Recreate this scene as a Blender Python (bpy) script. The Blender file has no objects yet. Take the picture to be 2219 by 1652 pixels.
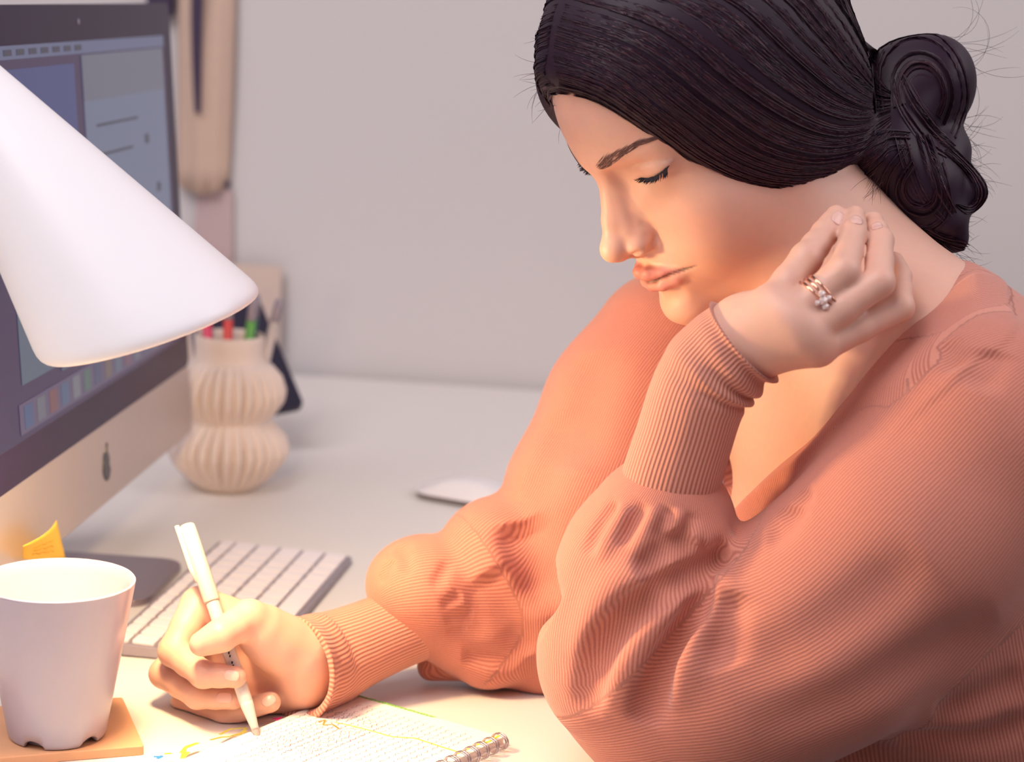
import bpy, bmesh, math, random, os
import numpy as np
from concurrent.futures import ThreadPoolExecutor
from mathutils import Matrix, Vector

rng = np.random.default_rng(7)
random.seed(7)
scene = bpy.context.scene
col = scene.collection
VOX = float(os.environ.get('VOXMM', '1.4')) * 1e-3

# ------------------------------------------------------------------ camera
FPX, CX, CY = 4400.0, 1109.5, 826.0           # focal length in pixels of the 2219 px frame
PITCH, ROLL, CAMH = math.atan(847 / 4400), math.radians(2.5), 0.475
FW = np.array([0, math.cos(PITCH), -math.sin(PITCH)])
_U0 = np.array([0, math.sin(PITCH), math.cos(PITCH)])
_R0 = np.array([1.0, 0, 0])
CR = math.cos(ROLL) * _R0 + math.sin(ROLL) * _U0
CU = -math.sin(ROLL) * _R0 + math.cos(ROLL) * _U0
CAM = np.array([0, 0, CAMH])


def P(x, y, d):
    """world point seen at pixel (x, y) at depth d"""
    return CAM + d * (FW + (x - CX) / FPX * CR - (y - CY) / FPX * CU)


def onz(x, y, z=0.0):
    r = FW + (x - CX) / FPX * CR - (y - CY) / FPX * CU
    return CAM + (z - CAMH) / r[2] * r


cam = bpy.data.cameras.new('camera')
cam_ob = bpy.data.objects.new('camera', cam)
col.objects.link(cam_ob)
cam.sensor_width = 36
cam.lens = 36 * FPX / 2219
cam.clip_start = 0.02
cam_ob.matrix_world = Matrix(((CR[0], CU[0], -FW[0], CAM[0]), (CR[1], CU[1], -FW[1], CAM[1]),
                              (CR[2], CU[2], -FW[2], CAM[2]), (0, 0, 0, 1)))
cam.dof.use_dof = True
cam.dof.focus_distance = 1.25
cam.dof.aperture_fstop = 6.0
scene.camera = cam_ob

# ------------------------------------------------------------------ light
scene.view_settings.view_transform = 'Standard'
scene.view_settings.look = 'None'
scene.view_settings.exposure = 0.0
scene.view_settings.gamma = 1.0
scene.view_settings.use_curve_mapping = False
scene.cycles.max_bounces = 7
scene.cycles.diffuse_bounces = 4
scene.cycles.glossy_bounces = 3
scene.cycles.transmission_bounces = 6
world = bpy.data.worlds.new('world')
scene.world = world
world.use_nodes = True
_bg = world.node_tree.nodes['Background']
_bg.inputs[0].default_value = (0.80, 0.75, 0.90, 1)
_bg.inputs[1].default_value = 0.31


def area_light(name, loc, target, size, power, color):
    l = bpy.data.lights.new(name, 'AREA')
    l.shape = 'RECTANGLE'
    l.size, l.size_y = size
    l.energy = power
    l.color = color
    o = bpy.data.objects.new(name, l)
    col.objects.link(o)
    o.location = loc
    o.rotation_euler = (Vector(target) - Vector(loc)).to_track_quat('-Z', 'Y').to_euler()
    return o


area_light('window_daylight', (-0.95, 0.25, 2.15), (0.1, 1.4, 0.1), (1.7, 1.7), 52, (1.0, 0.93, 0.93))
area_light('wall_fill_rear', (1.9, 1.0, 1.5), (0.3, 1.7, 0.3), (1.4, 1.4), 18, (1.0, 0.94, 0.94))  # soft fill added to brighten the back wall, no window known there


# ------------------------------------------------------------------ materials
def srgb(r, g, b):
    f = lambda c: c / 12.92 if c <= 0.04045 else ((c + 0.055) / 1.055) ** 2.4
    return (f(r / 255), f(g / 255), f(b / 255), 1)


def mat(name, color, rough=0.5, metal=0.0, vary=0.04, scale=60.0, bump=0.0, bscale=400.0, **kw):
    m = bpy.data.materials.new(name)
    m.use_nodes = True
    nt = m.node_tree
    b = nt.nodes['Principled BSDF']
    b.inputs['Roughness'].default_value = rough
    b.inputs['Metallic'].default_value = metal
    for k, v in kw.items():
        b.inputs[k.replace('_', ' ')].default_value = v
    tc = nt.nodes.new('ShaderNodeTexCoord')
    n = nt.nodes.new('ShaderNodeTexNoise')
    n.inputs['Scale'].default_value = scale
    nt.links.new(tc.outputs['Object'], n.inputs['Vector'])
    mx = nt.nodes.new('ShaderNodeMix')
    mx.data_type = 'RGBA'
    mx.inputs[6].default_value = tuple(c * (1 - vary) for c in color[:3]) + (1,)
    mx.inputs[7].default_value = tuple(min(1, c * (1 + vary)) for c in color[:3]) + (1,)
    nt.links.new(n.outputs['Fac'], mx.inputs[0])
    nt.links.new(mx.outputs[2], b.inputs['Base Color'])
    if bump:
        n2 = nt.nodes.new('ShaderNodeTexNoise')
        n2.inputs['Scale'].default_value = bscale
        nt.links.new(tc.outputs['Object'], n2.inputs['Vector'])
        bp = nt.nodes.new('ShaderNodeBump')
        bp.inputs['Strength'].default_value = bump
        bp.inputs['Distance'].default_value = 0.001
        nt.links.new(n2.outputs['Fac'], bp.inputs['Height'])
        nt.links.new(bp.outputs['Normal'], b.inputs['Normal'])
    return m


def glow(name, color, strength, rough=0.3, dim=0.12):
    m = mat(name, tuple(c * dim for c in color[:3]) + (1,), rough)
    b = m.node_tree.nodes['Principled BSDF']
    b.inputs['Emission Color'].default_value = color
    b.inputs['Emission Strength'].default_value = strength
    return m


# ------------------------------------------------------------------ object helpers
def link(o, parent=None):
    col.objects.link(o)
    if parent is not None:
        o.parent = parent
        o.matrix_parent_inverse = parent.matrix_world.inverted()
    return o


def mesh_obj(name, verts, faces, material, parent=None, smooth=True):
    me = bpy.data.meshes.new(name)
    me.from_pydata([tuple(map(float, v)) for v in verts], [], [tuple(map(int, f)) for f in faces])
    me.update()
    if smooth:
        me.polygons.foreach_set('use_smooth', np.ones(len(me.polygons), bool))
    me.materials.append(material)
    return link(bpy.data.objects.new(name, me), parent)


def bm_obj(name, bm, material, parent=None, smooth=False):
    me = bpy.data.meshes.new(name)
    bmesh.ops.recalc_face_normals(bm, faces=bm.faces)
    bm.to_mesh(me)
    bm.free()
    if smooth:
        me.polygons.foreach_set('use_smooth', np.ones(len(me.polygons), bool))
    me.materials.append(material)
    return link(bpy.data.objects.new(name, me), parent)


def frame(origin, x, z):
    """matrix with given x axis and approximate z axis"""
    x = Vector(x).normalized()
    z = Vector(z)
    y = z.cross(x).normalized()
    z = x.cross(y)
    m = Matrix((x, y, z)).transposed().to_4x4()
    m.translation = Vector(origin)
    return m


def box_bm(size, M=None, bevel=0.0, seg=2, bm=None):
    own = bm is None
    b = bmesh.new()
    bmesh.ops.create_cube(b, size=1.0)
    bmesh.ops.scale(b, vec=size, verts=b.verts)
    if bevel:
        bmesh.ops.bevel(b, geom=b.edges[:], offset=bevel, segments=seg, affect='EDGES', profile=0.5)
    if M is not None:
        bmesh.ops.transform(b, matrix=M, verts=b.verts)
    if own:
        return b
    tmp = bpy.data.meshes.new('tmp')
    b.to_mesh(tmp)
    b.free()
    bm.from_mesh(tmp)
    bpy.data.meshes.remove(tmp)
    return bm


def box(name, size, M, material, parent=None, bevel=0.0, seg=2, smooth=False):
    return bm_obj(name, box_bm(size, M, bevel, seg), material, parent, smooth)


def lathe(profile, seg=48, M=None, rmod=None):
    """closed or open profile [(r, z)] turned about z"""
    vs, fs = [], []
    n = len(profile)
    for j in range(seg):
        a = 2 * math.pi * j / seg
        for i, (r, z) in enumerate(profile):
            rr = r * (rmod(i, a, z) if rmod else 1)
            vs.append((rr * math.cos(a), rr * math.sin(a), z))
    for j in range(seg):
        k = (j + 1) % seg
        for i in range(n - 1):
            fs.append((j * n + i, k * n + i, k * n + i + 1, j * n + i + 1))
    if M is not None:
        vs = [M @ Vector(v) for v in vs]
    return vs, fs


def lathe_obj(name, profile, material, parent=None, seg=48, M=None, rmod=None):
    v, f = lathe(profile, seg, M, rmod)
    return mesh_obj(name, v, f, material, parent)


def tube(pts, radii, sides=8, cap=True):
    """round tube along a polyline"""
    pts = np.asarray(pts, float)
    n = len(pts)
    radii = np.full(n, radii, float) if np.isscalar(radii) else np.asarray(radii, float)
    tan = np.gradient(pts, axis=0)
    tan /= np.linalg.norm(tan, axis=1)[:, None] + 1e-12
    ref = np.array([0.31, 0.17, 0.93])
    vs, fs = [], []
    u = np.cross(tan[0], ref)
    u /= np.linalg.norm(u)
    for i in range(n):
        u = u - tan[i] * (u @ tan[i])
        u /= np.linalg.norm(u)
        w = np.cross(tan[i], u)
        for k in range(sides):
            a = 2 * math.pi * k / sides
            vs.append(pts[i] + radii[i] * (math.cos(a) * u + math.sin(a) * w))
    for i in range(n - 1):
        for k in range(sides):
            k2 = (k + 1) % sides
            fs.append((i * sides + k, i * sides + k2, (i + 1) * sides + k2, (i + 1) * sides + k))
    if cap:
        fs.append(tuple(range(sides))[::-1])
        fs.append(tuple((n - 1) * sides + k for k in range(sides)))
    return vs, fs


def tube_obj(name, pts, radii, material, parent=None, sides=10):
    v, f = tube(pts, radii, sides)
    return mesh_obj(name, v, f, material, parent)


def empty(name, loc, M=None):
    o = bpy.data.objects.new(name, None)
    o.empty_display_size = 0.05
    col.objects.link(o)
    if M is not None:
        o.matrix_world = M
    else:
        o.location = loc
    bpy.context.view_layer.update()
    return o


def tag(o, label=None, cat=None, group=None, kind=None):
    if label:
        o['label'] = label
    if cat:
        o['category'] = cat
    if group:
        o['group'] = group
    if kind:
        o['kind'] = kind
    return o


def rounded_rect(w, h, r, seg=6):
    pts = []
    for cx, cy, a0 in ((w / 2 - r, h / 2 - r, 0), (-w / 2 + r, h / 2 - r, 90), (-w / 2 + r, -h / 2 + r, 180), (w / 2 - r, -h / 2 + r, 270)):
        for i in range(seg + 1):
            a = math.radians(a0 + 90 * i / seg)
            pts.append((cx + r * math.cos(a), cy + r * math.sin(a)))
    return pts


def slab_bm(poly, z0, z1, M=None, bevel=0.0):
    bm = bmesh.new()
    f = bm.faces.new([bm.verts.new((x, y, z0)) for x, y in poly])
    r = bmesh.ops.extrude_face_region(bm, geom=[f])
    bmesh.ops.translate(bm, vec=(0, 0, z1 - z0), verts=[g for g in r['geom'] if isinstance(g, bmesh.types.BMVert)])
    bmesh.ops.recalc_face_normals(bm, faces=bm.faces)
    if bevel:
        es = [e for e in bm.edges if abs(e.verts[0].co.z - e.verts[1].co.z) < 1e-7]
        bmesh.ops.bevel(bm, geom=es, offset=bevel, segments=2, affect='EDGES', profile=0.5)
    if M is not None:
        bmesh.ops.transform(bm, matrix=M, verts=bm.verts)
    return bm

# ================================================================== the setting
M_wall = mat('wall paint', srgb(207, 201, 201), 0.85, vary=0.02, scale=3, bump=0.05, bscale=250)
M_floor = mat('floor boards', srgb(120, 95, 85), 0.5, vary=0.15, scale=8)
M_desk = mat('white desk laminate', srgb(226, 219, 214), 0.42, vary=0.015, scale=12)
M_leg = mat('white lacquered steel', srgb(215, 212, 214), 0.35)
DZ = -0.73                                    # the floor, 73 cm below the desk top
waz = math.radians(-6.6)
wdir = Vector((math.cos(waz), math.sin(waz), 0))
wn = Vector((math.sin(waz), -math.cos(waz), 0))          # towards the room
w0 = Vector((-0.1, 2.442, 0))
tag(box('floor', (7, 7, 0.04), Matrix.Translation((0, 0.6, DZ - 0.02)), M_floor), kind='structure')
tag(box('wall_back', (7, 0.08, 3.2), frame(w0 - wn * 0.043 + Vector((0, 0, DZ + 1.6)), wdir, (0, 0, 1)), M_wall), kind='structure')
tag(box('baseboard_back', (7, 0.014, 0.08), frame(w0 + wn * 0.004 + Vector((0, 0, DZ + 0.04)), wdir, (0, 0, 1)), M_leg), kind='structure')

# ------------------------------------------------------------------ desk
AZ = math.radians(5.0)
du = Vector((math.sin(AZ), math.cos(AZ), 0))             # along the desk edge, away from the camera
dv = Vector((math.cos(AZ), -math.sin(AZ), 0))            # towards the person


def deskM(p, z=0.0, turn=0.0):
    """matrix on the desk, x towards the person, y away from the camera"""
    m = Matrix.Translation((p[0], p[1], z)) @ Matrix.Rotation(-AZ + turn, 4, 'Z')
    return m


desk = empty('desk', (-0.3, 1.3, DZ))
tag(desk, 'white desk with a smooth top carrying the computer, lamp, cup and notebook', 'desk')
edge0 = Vector((0.100, 1.2, 0))                           # a point on the edge by the person
far = 1.235
c1 = edge0 + du * (far - 0.02)
c2 = edge0 - du * 0.62
c3 = c2 - dv * 1.15
c4 = edge0 + du * (far + 0.20) - dv * 1.15
# the far edge follows the wall
def wall_hit(p):
    t = (w0 + wn * 0.012 - p).dot(wn) / du.dot(wn)
    return p + du * t
c1, c4 = wall_hit(c2), wall_hit(c3)
bm = slab_bm([(c.x, c.y) for c in (c1, c2, c3, c4)], -0.028, 0.0, None, 0.002)
bm_obj('desk_top', bm, M_desk, desk)
for c, s, t in ((c1, -1, -1), (c2, -1, 1), (c3, 1, 1), (c4, 1, -1)):
    q = c + dv * 0.06 * s + du * 0.06 * t
    box('leg', (0.045, 0.045, -DZ - 0.028), deskM(q, (DZ - 0.028) / 2), M_leg, desk, 0.003)

# ------------------------------------------------------------------ computer
M_alu = mat('brushed aluminium', srgb(196, 184, 182), 0.38, 0.55, vary=0.02)
M_glass = mat('black screen glass', srgb(46, 32, 64), 0.25, vary=0.02, Specular_IOR_Level=0.12)
M_logo = mat('polished black emblem', srgb(18, 14, 26), 0.2)
mc_far = P(391, 480, 1.82)                                 # the far upright edge, half way up
TILT = math.radians(4.0)
MW, MH, CHIN = 0.528, 0.385, 0.062
mz = Vector((-math.sin(TILT) * dv.x, -math.sin(TILT) * dv.y, math.cos(TILT)))
mcen = Vector(mc_far) - du * (MW / 2)
mnorm = du.cross(mz)
if mnorm.dot(dv) < 0:
    mnorm = -mnorm
MM = frame(mcen, -du, mnorm) if False else Matrix((-du, mz, mnorm)).transposed().to_4x4()
# local x runs towards the camera (left of the user), y up the screen, z out of the screen; keep it right-handed
MM = Matrix((du, mz, mnorm)).transposed().to_4x4() if du.cross(mz).dot(mnorm) > 0 else Matrix((-du, mz, mnorm)).transposed().to_4x4()
MM.translation = mcen
mon = empty('desktop_computer', (0, 0, 0), Matrix.Translation((mcen.x - 0.06, mcen.y, 0)))
tag(mon, 'all-in-one desktop computer with black framed screen and aluminium chin', 'computer')
LX = 1 if du.cross(mz).dot(mnorm) > 0 else -1              # local +x is away from the camera if LX = 1


def mon_slab(name, x0, x1, y0, y1, z0, z1, material, r=0.002, bevel=0.0, parent=mon):
    w, h = x1 - x0, y1 - y0
    pts = [(x0 + w / 2 + px, y0 + h / 2 + py) for px, py in rounded_rect(w, h, min(r, w / 2.01, h / 2.01), 3)]
    return bm_obj(name, slab_bm(pts, z0, z1, MM, bevel), material, parent)


hb = -MH / 2
mon_slab('chin', -MW / 2, MW / 2, hb, hb + CHIN, -0.006, 0.0, M_alu, 0.006, 0.001)
mon_slab('screen_glass', -MW / 2, MW / 2, hb + CHIN, MH / 2, -0.006, 0.0005, M_glass, 0.008, 0.0004)
# bulging aluminium back
vs, fs = [], []
nx, ny = 12, 10
for j in range(ny + 1):
    for i in range(nx + 1):
        x = (-0.5 + i / nx) * MW
        y = (-0.5 + j / ny) * MH
        b = max(0, 1 - (2 * x / MW) ** 4) * max(0, 1 - (2 * y / MH) ** 4)
        vs.append(MM @ Vector((x, y, -0.006 - 0.034 * b ** 0.6)))
for j in range(ny):
    for i in range(nx):
        a = j * (nx + 1) + i
        fs.append((a, a + 1, a + nx + 2, a + nx + 1))
mesh_obj('back_shell', vs, fs, M_alu, mon)
# stand: foot and neck
M_stand = mat('satin aluminium stand', srgb(150, 136, 146), 0.3, 0.7)
footc = Vector((mcen.x, mcen.y, 0)) - dv * 0.004
st = bm_obj('stand', slab_bm(rounded_rect(0.13, 0.120, 0.02), 0.0, 0.006, deskM(footc), 0.001), M_stand, mon)
neck_top = MM @ Vector((0, -0.04, -0.045))
nb = Vector((mcen.x, mcen.y, 0.004)) - dv * 0.075
vs, fs = [], []
for k in range(9):
    t = k / 8
    q = nb.lerp(neck_top, t) - dv * 0.03 * math.sin(math.pi * t)
    for s, o in ((-1, 0), (1, 0), (1, 0.008), (-1, 0.008)):
        vs.append(q + du * 0.08 * s + dv * o)
for k in range(8):
    for e in range(4):
        fs.append((4 * k + e, 4 * k + (e + 1) % 4, 4 * k + 4 + (e + 1) % 4, 4 * k + 4 + e))
fs += [(3, 2, 1, 0), (32, 33, 34, 35)]
mesh_obj('stand_neck', vs, fs, M_stand, mon, False)
bm_obj('webcam', slab_bm([(0.0022 * math.cos(a), MH / 2 - 0.013 + 0.0022 * math.sin(a)) for a in np.linspace(0, 2 * math.pi, 17)[:-1]], 0.0004, 0.0009, MM), mat('camera lens', srgb(150, 140, 165), 0.2), mon)
# emblem on the chin: apple silhouette with a bite and a leaf
ap = []
for k in range(64):
    a = 2 * math.pi * k / 64
    r = 1.0 - 0.10 * math.cos(2 * a + 0.0) * (math.sin(a) > 0) + 0.02 * math.cos(4 * a)
    x, y = r * math.cos(a) * 0.92, r * math.sin(a)
    y -= 0.16 * math.exp(-(x / 0.22) ** 2) * (1 if y > 0 else -0.6)
    d = math.hypot(x * LX - 1.12, y - 0.12)
    if d < 0.46:
        q = 0.46 / max(d, 1e-3)
        x = (1.12 + (x * LX - 1.12) * q) * LX
        y = 0.12 + (y - 0.12) * q
    ap.append((x * 0.0105, hb + CHIN / 2 - 0.003 + y * 0.0115))
lg = bm_obj('emblem', slab_bm(ap, 0.0, 0.0007, MM), M_logo, mon)
tag(lg, 'black apple shaped emblem with a bite and a leaf')
leaf = []
for k in range(16):
    t = k / 15
    leaf.append((0.0005 * LX + LX * 0.005 * t, 0.0105 + 0.0075 * t + 0.0030 * math.sin(math.pi * t)))
for k in range(15, -1, -1):
    t = k / 15
    leaf.append((0.0005 * LX + LX * 0.005 * t, 0.0105 + 0.0075 * t - 0.0028 * math.sin(math.pi * t)))
leaf = leaf[:16] + leaf[17:31]
bm_obj('emblem_leaf', slab_bm([(x, y + hb + CHIN / 2 - 0.003) for x, y in leaf], 0.0, 0.0007, MM), M_logo, lg)
# lit display and what it shows
DW, DH = 0.476, 0.268
dy0 = hb + CHIN + (MH - CHIN - DH) / 2
M_disp = glow('display desktop picture', srgb(62, 46, 86), 0.6)
disp = mon_slab('display', -DW / 2, DW / 2, dy0, dy0 + DH, 0.0005, 0.0007, M_disp, 0.0004)
M_menu = glow('menu bar', srgb(92, 98, 128), 0.8)
M_win = glow('window grey blue', srgb(100, 108, 132), 0.85)
M_side = glow('side window', srgb(78, 92, 110), 0.85)
M_tool = glow('window tool bar', srgb(98, 100, 116), 0.85)
M_dark = glow('dark marks', srgb(62, 64, 84), 0.6)
M_blue = glow('blue panel', srgb(62, 70, 118), 0.8)
M_dock = glow('dock', srgb(86, 76, 104), 0.8)
LV = [0.0007]


def scr(name, u0, u1, v0, v1, material, parent=disp, lift=0):
    """rectangle on the display; u from the user's left, v from the top, both 0..1"""
    xa, xb = (-0.5 + u0) * DW, (-0.5 + u1) * DW
    if LX < 0:
        xa, xb = -xb, -xa
    z = 0.0007 + 0.0002 * lift
    return mon_slab(name, xa, xb, dy0 + (1 - v1) * DH, dy0 + (1 - v0) * DH, z, z + 0.0002, material, 0.0003, parent=parent)


scr('menu_bar', 0, 1, 0, 0.035, M_menu)
for k in range(9):
    scr('menu_item', 0.03 + 0.055 * k, 0.065 + 0.055 * k, 0.01, 0.026, M_dark, lift=1)
win = scr('app_window', 0.50, 0.985, 0.04, 0.80, M_win, lift=1)
scr('tool_bar', 0.50, 0.985, 0.04, 0.17, M_tool, win, lift=2)
scr('blue_panel', 0.10, 0.46, 0.06, 0.26, M_blue, lift=1)
win2 = scr('document_window', 0.30, 0.62, 0.55, 0.88, M_side, lift=2)
win3 = scr('sidebar_window', 0.12, 0.44, 0.26, 0.86, M_side, lift=1)
for k in range(7):
    v = 0.24 + 0.085 * k
    scr('text_row', 0.56, 0.80 - 0.04 * (k % 3), v, v + 0.008, M_dark, win, lift=2)
for u, v in ((0.84, 0.30), (0.90, 0.46), (0.78, 0.62)):
    scr('icon', u, u + 0.022, v, v + 0.03, M_dark, win, lift=2)
for k in range(6):
    scr('text_row', 0.33, 0.55 - 0.03 * (k % 2), 0.60 + 0.045 * k, 0.608 + 0.045 * k, M_dark, win2, lift=3)
dock = scr('dock', 0.10, 0.93, 0.905, 0.985, M_dock, lift=1)
dcols = [(70, 110, 190), (150, 150, 170), (190, 90, 90), (90, 130, 190), (180, 180, 190), (100, 150, 130), (80, 90, 150), (170, 130, 110), (120, 150, 180), (180, 100, 130), (150, 160, 180), (90, 110, 170), (160, 160, 170), (110, 140, 160)]
for k, c in enumerate(dcols):
    u = 0.12 + 0.057 * k
    scr('dock_icon', u, u + 0.036, 0.915, 0.975, glow('dock icon %d %d %d' % c, srgb(*[int(0.45 * v + 0.55 * w * 0.72) for v, w in zip(c, (110, 118, 140))]), 0.55), dock, lift=2)

# ------------------------------------------------------------------ sticky note on the chin
M_note = mat('yellow note paper', srgb(250, 204, 76), 0.8, vary=0.03)
M_pencil = mat('faint pencil writing', srgb(205, 150, 40), 0.9)


def on_chin(px, py, off):
    r = FW + (px - CX) / FPX * CR - (py - CY) / FPX * CU
    n_ = np.array(mnorm)
    return CAM + (((np.array(mcen) - CAM) @ n_ + off) / (r @ n_)) * r


n0, n1, n2, n3 = on_chin(50, 1212, 0.004), on_chin(143, 1214, 0.004), on_chin(123, 1128, 0.016), on_chin(51, 1184, 0.012)
vs, fs = [], []
for j in range(9):
    for i in range(9):
        s, t = i / 8, j / 8
        a = np.array(n0) * (1 - s) + np.array(n1) * s
        b = np.array(n3) * (1 - s) + np.array(n2) * s
        q = a * (1 - t) + b * t
        q = q + np.array(dv) * 0.004 * math.sin(math.pi * s) * t 
        vs.append(q)
for j in range(8):
    for i in range(8):
        a = j * 9 + i
        fs.append((a, a + 1, a + 10, a + 9))
note = mesh_obj('sticky_note', vs, fs, M_note)
sm = note.modifiers.new('thickness', 'SOLIDIFY')
sm.thickness = 0.0004
tag(note, 'curled yellow sticky note with faint writing behind the white cup', 'sticky note')
for k in range(3):
    pts = []
    for i in range(8):
        s, t = 0.2 + 0.075 * i, 0.28 + 0.17 * k
        a = np.array(n0) * (1 - s) + np.array(n1) * s
        b = np.array(n3) * (1 - s) + np.array(n2) * s
        q = a * (1 - t) + b * t + np.array(dv) * 0.004 * math.sin(math.pi * s) * t 
        pts.append(q - FW * 0.0008 + CU * 0.0006 * math.sin(i * 2.4 + k))
    tube_obj('writing', pts, 0.0003, M_pencil, note, 4)

# ------------------------------------------------------------------ keyboard
M_kb = mat('keyboard aluminium', srgb(150, 140, 150), 0.4, 0.3)
M_key = mat('white key caps', srgb(236, 228, 230), 0.5, vary=0.01)
ku = Vector((math.sin(math.radians(4.5)), math.cos(math.radians(4.5)), 0))
kv = Vector((ku.y, -ku.x, 0))
far_mid = (Vector(onz(456, 1190)) + Vector(onz(741, 1224))) / 2
kc = far_mid - ku * 0.1395
KM = Matrix((kv, ku, Vector((0, 0, 1)))).transposed().to_4x4() @ Matrix.Rotation(math.radians(-3.5), 4, 'Z')
KM.translation = Vector((kc.x, kc.y, 0))
# local x: from the function row towards the space bar; y: along the rows away from the camera
kb = empty('keyboard', (0, 0, 0), KM)
tag(kb, 'slim white wireless keyboard lying between the computer and the writing hand', 'keyboard')
KW, KL = 0.115, 0.279
vs = []
pl = rounded_rect(KW, KL, 0.005, 4)
bmk = slab_bm(pl, 0.001, 0.0058, None, 0.0008)
for v in bmk.verts:                                        # wedge: thicker at the function row
    if v.co.z > 0.003:
        v.co.z += 0.004 * (0.5 - v.co.x / KW)
bmesh.ops.transform(bmk, matrix=KM, verts=bmk.verts)
bm_obj('keyboard_body', bmk, M_kb, kb)
rows = [[1.0] * 14, [1.0] * 13 + [1.5], [1.5] + [1.0] * 13, [1.75] + [1.0] * 11 + [1.75], [2.25] + [1.0] * 10 + [2.25], [1, 1, 1, 1.25, 5.0, 1.25, 1, 1, 1, 1]]
x0 = -KW / 2 + 0.0032
usable = KL - 0.006
keymesh = {}
for r, ws in enumerate(rows):
    depth = 0.0128 if r == 0 else 0.0192
    pitch = usable / sum(ws)
    y = usable / 2                                         # the user's left end is nearest the camera: start far end reversed
    for w in ws[::-1]:
        kl = pitch * w - 0.0027
        kw = depth - 0.0027
        key = (round(kl, 5), round(kw, 5))
        if key not in keymesh:
            b = slab_bm(rounded_rect(kw, kl, 0.0016, 2), 0.0, 0.0022, None, 0.0004)
            me = bpy.data.meshes.new('key')
            bmesh.ops.recalc_face_normals(b, faces=b.faces)
            b.to_mesh(me)
            b.free()
            me.materials.append(M_key)
            keymesh[key] = me
        k = bpy.data.objects.new('key', keymesh[key])
        col.objects.link(k)
        k.parent = kb
        xc = x0 + depth / 2
        k.location = (xc, y - pitch * w / 2, 0.0056 + 0.004 * (0.5 - xc / KW))
        k.rotation_euler = (0, math.atan(0.004 / KW), 0)
        y -= pitch * w
    x0 += depth

# ------------------------------------------------------------------ mouse
M_mouse = mat('glossy white mouse shell', srgb(228, 222, 224), 0.2)
M_mbase = mat('mouse aluminium base', srgb(140, 128, 130), 0.35, 0.6)
mq = Vector(onz(1022, 1085))
mouseM = deskM(mq, 0, math.radians(68))
mouse = empty('computer_mouse', (0, 0, 0), mouseM)
tag(mouse, 'low white computer mouse behind the far sleeve', 'mouse')
bmm = slab_bm(rounded_rect(0.055, 0.11, 0.024, 8), 0.0015, 0.006, mouseM, 0.001)
bm_obj('mouse_base', bmm, M_mbase, mouse)
vs, fs = [], []
pl = rounded_rect(0.057, 0.113, 0.025, 8)
nr = 8
for j in range(nr + 1):
    s = 1 - j / nr
    for x, y in pl:
        h = (1 - (y * s / 0.0565) ** 2 * 0.75) * (1 - (s ** 3.2))
        vs.append(mouseM @ Vector((x * s, y * s, 0.0062 + 0.0155 * h)))
n = len(pl)
for j in range(nr):
    for i in range(n):
        i2 = (i + 1) % n
        fs.append((j * n + i, j * n + i2, (j + 1) * n + i2, (j + 1) * n + i))
mesh_obj('mouse_shell', vs, fs, M_mouse, mouse)

# ------------------------------------------------------------------ ribbed pen vase
M_vase = mat('matt cream ceramic', srgb(222, 205, 197), 0.75, vary=0.03, bump=0.1)
vz = Vector(onz(493, 1056))
prof = [(0.0, 0.0), (0.026, 0.0), (0.030, 0.002), (0.040, 0.012), (0.050, 0.026), (0.0545, 0.038), (0.052, 0.050), (0.045, 0.060), (0.0385, 0.067),
        (0.043, 0.074), (0.049, 0.085), (0.0505, 0.095), (0.047, 0.108), (0.040, 0.118), (0.034, 0.123), (0.0325, 0.127), (0.0325, 0.146), (0.0315, 0.1475),
        (0.0300, 0.146), (0.0295, 0.122), (0.036, 0.095), (0.030, 0.067), (0.036, 0.038), (0.024, 0.006), (0.0, 0.005)]
fine = []
for i in range(len(prof) - 1):
    for k in range(3):
        t = k / 3
        fine.append((prof[i][0] * (1 - t) + prof[i + 1][0] * t, prof[i][1] * (1 - t) + prof[i + 1][1] * t))
fine.append(prof[-1])
no = 17 * 3


def ribs(i, a, z):
    if i > no:
        return 1.0
    w = 0
    if 0.004 < z < 0.066:
        w = math.sin(math.pi * (z - 0.004) / 0.062)
    elif 0.067 < z < 0.122:
        w = math.sin(math.pi * (z - 0.067) / 0.055)
    return 1 + 0.12 * max(0, w) ** 0.6 * (abs(math.cos(15 * a)) ** 0.6 * 2 - 1.4)


vase = lathe_obj('pen_vase', fine, M_vase, None, 256, Matrix.Translation(vz), ribs)
tag(vase, 'cream ceramic vase with two ribbed bulges holding coloured pens', 'vase')
M_penbody = mat('clear grey pen barrel', srgb(150, 138, 150), 0.3)
pens = [((214, 60, 100), -0.013, -0.010, -0.05, 'pink'), ((214, 70, 66), 0.000, -0.014, 0.00, 'red'), ((96, 160, 70), 0.012, -0.012, 0.06, 'green'),
        ((70, 120, 110), 0.009, 0.010, 0.08, 'teal'), ((190, 175, 170), 0.018, 0.002, 0.16, 'beige'), ((120, 110, 120), -0.017, 0.008, -0.14, 'grey')]
for c, ox, oy, lean, nm in pens:
    m = mat('pen plastic ' + nm, srgb(*c), 0.35)
    b = vz + Vector((ox * 0.6, oy * 0.6, 0.012))
    t = vz + Vector((ox + lean * 0.13, oy, 0.150))
    d = (t - b).normalized()
    pe = empty('felt_pen', b)
    tag(pe, f'{nm} capped pen standing in the ribbed cream vase', 'pen', 'pens in the vase')
    L = 0.172
    tube_obj('barrel', [b, b + d * 0.152], 0.0046, m, pe)
    tube_obj('cap', [b + d * 0.152, b + d * 0.1535, b + d * L, b + d * (L + 0.002)], [0.0043, 0.0044, 0.0040, 0.002], M_penbody, pe)

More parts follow.
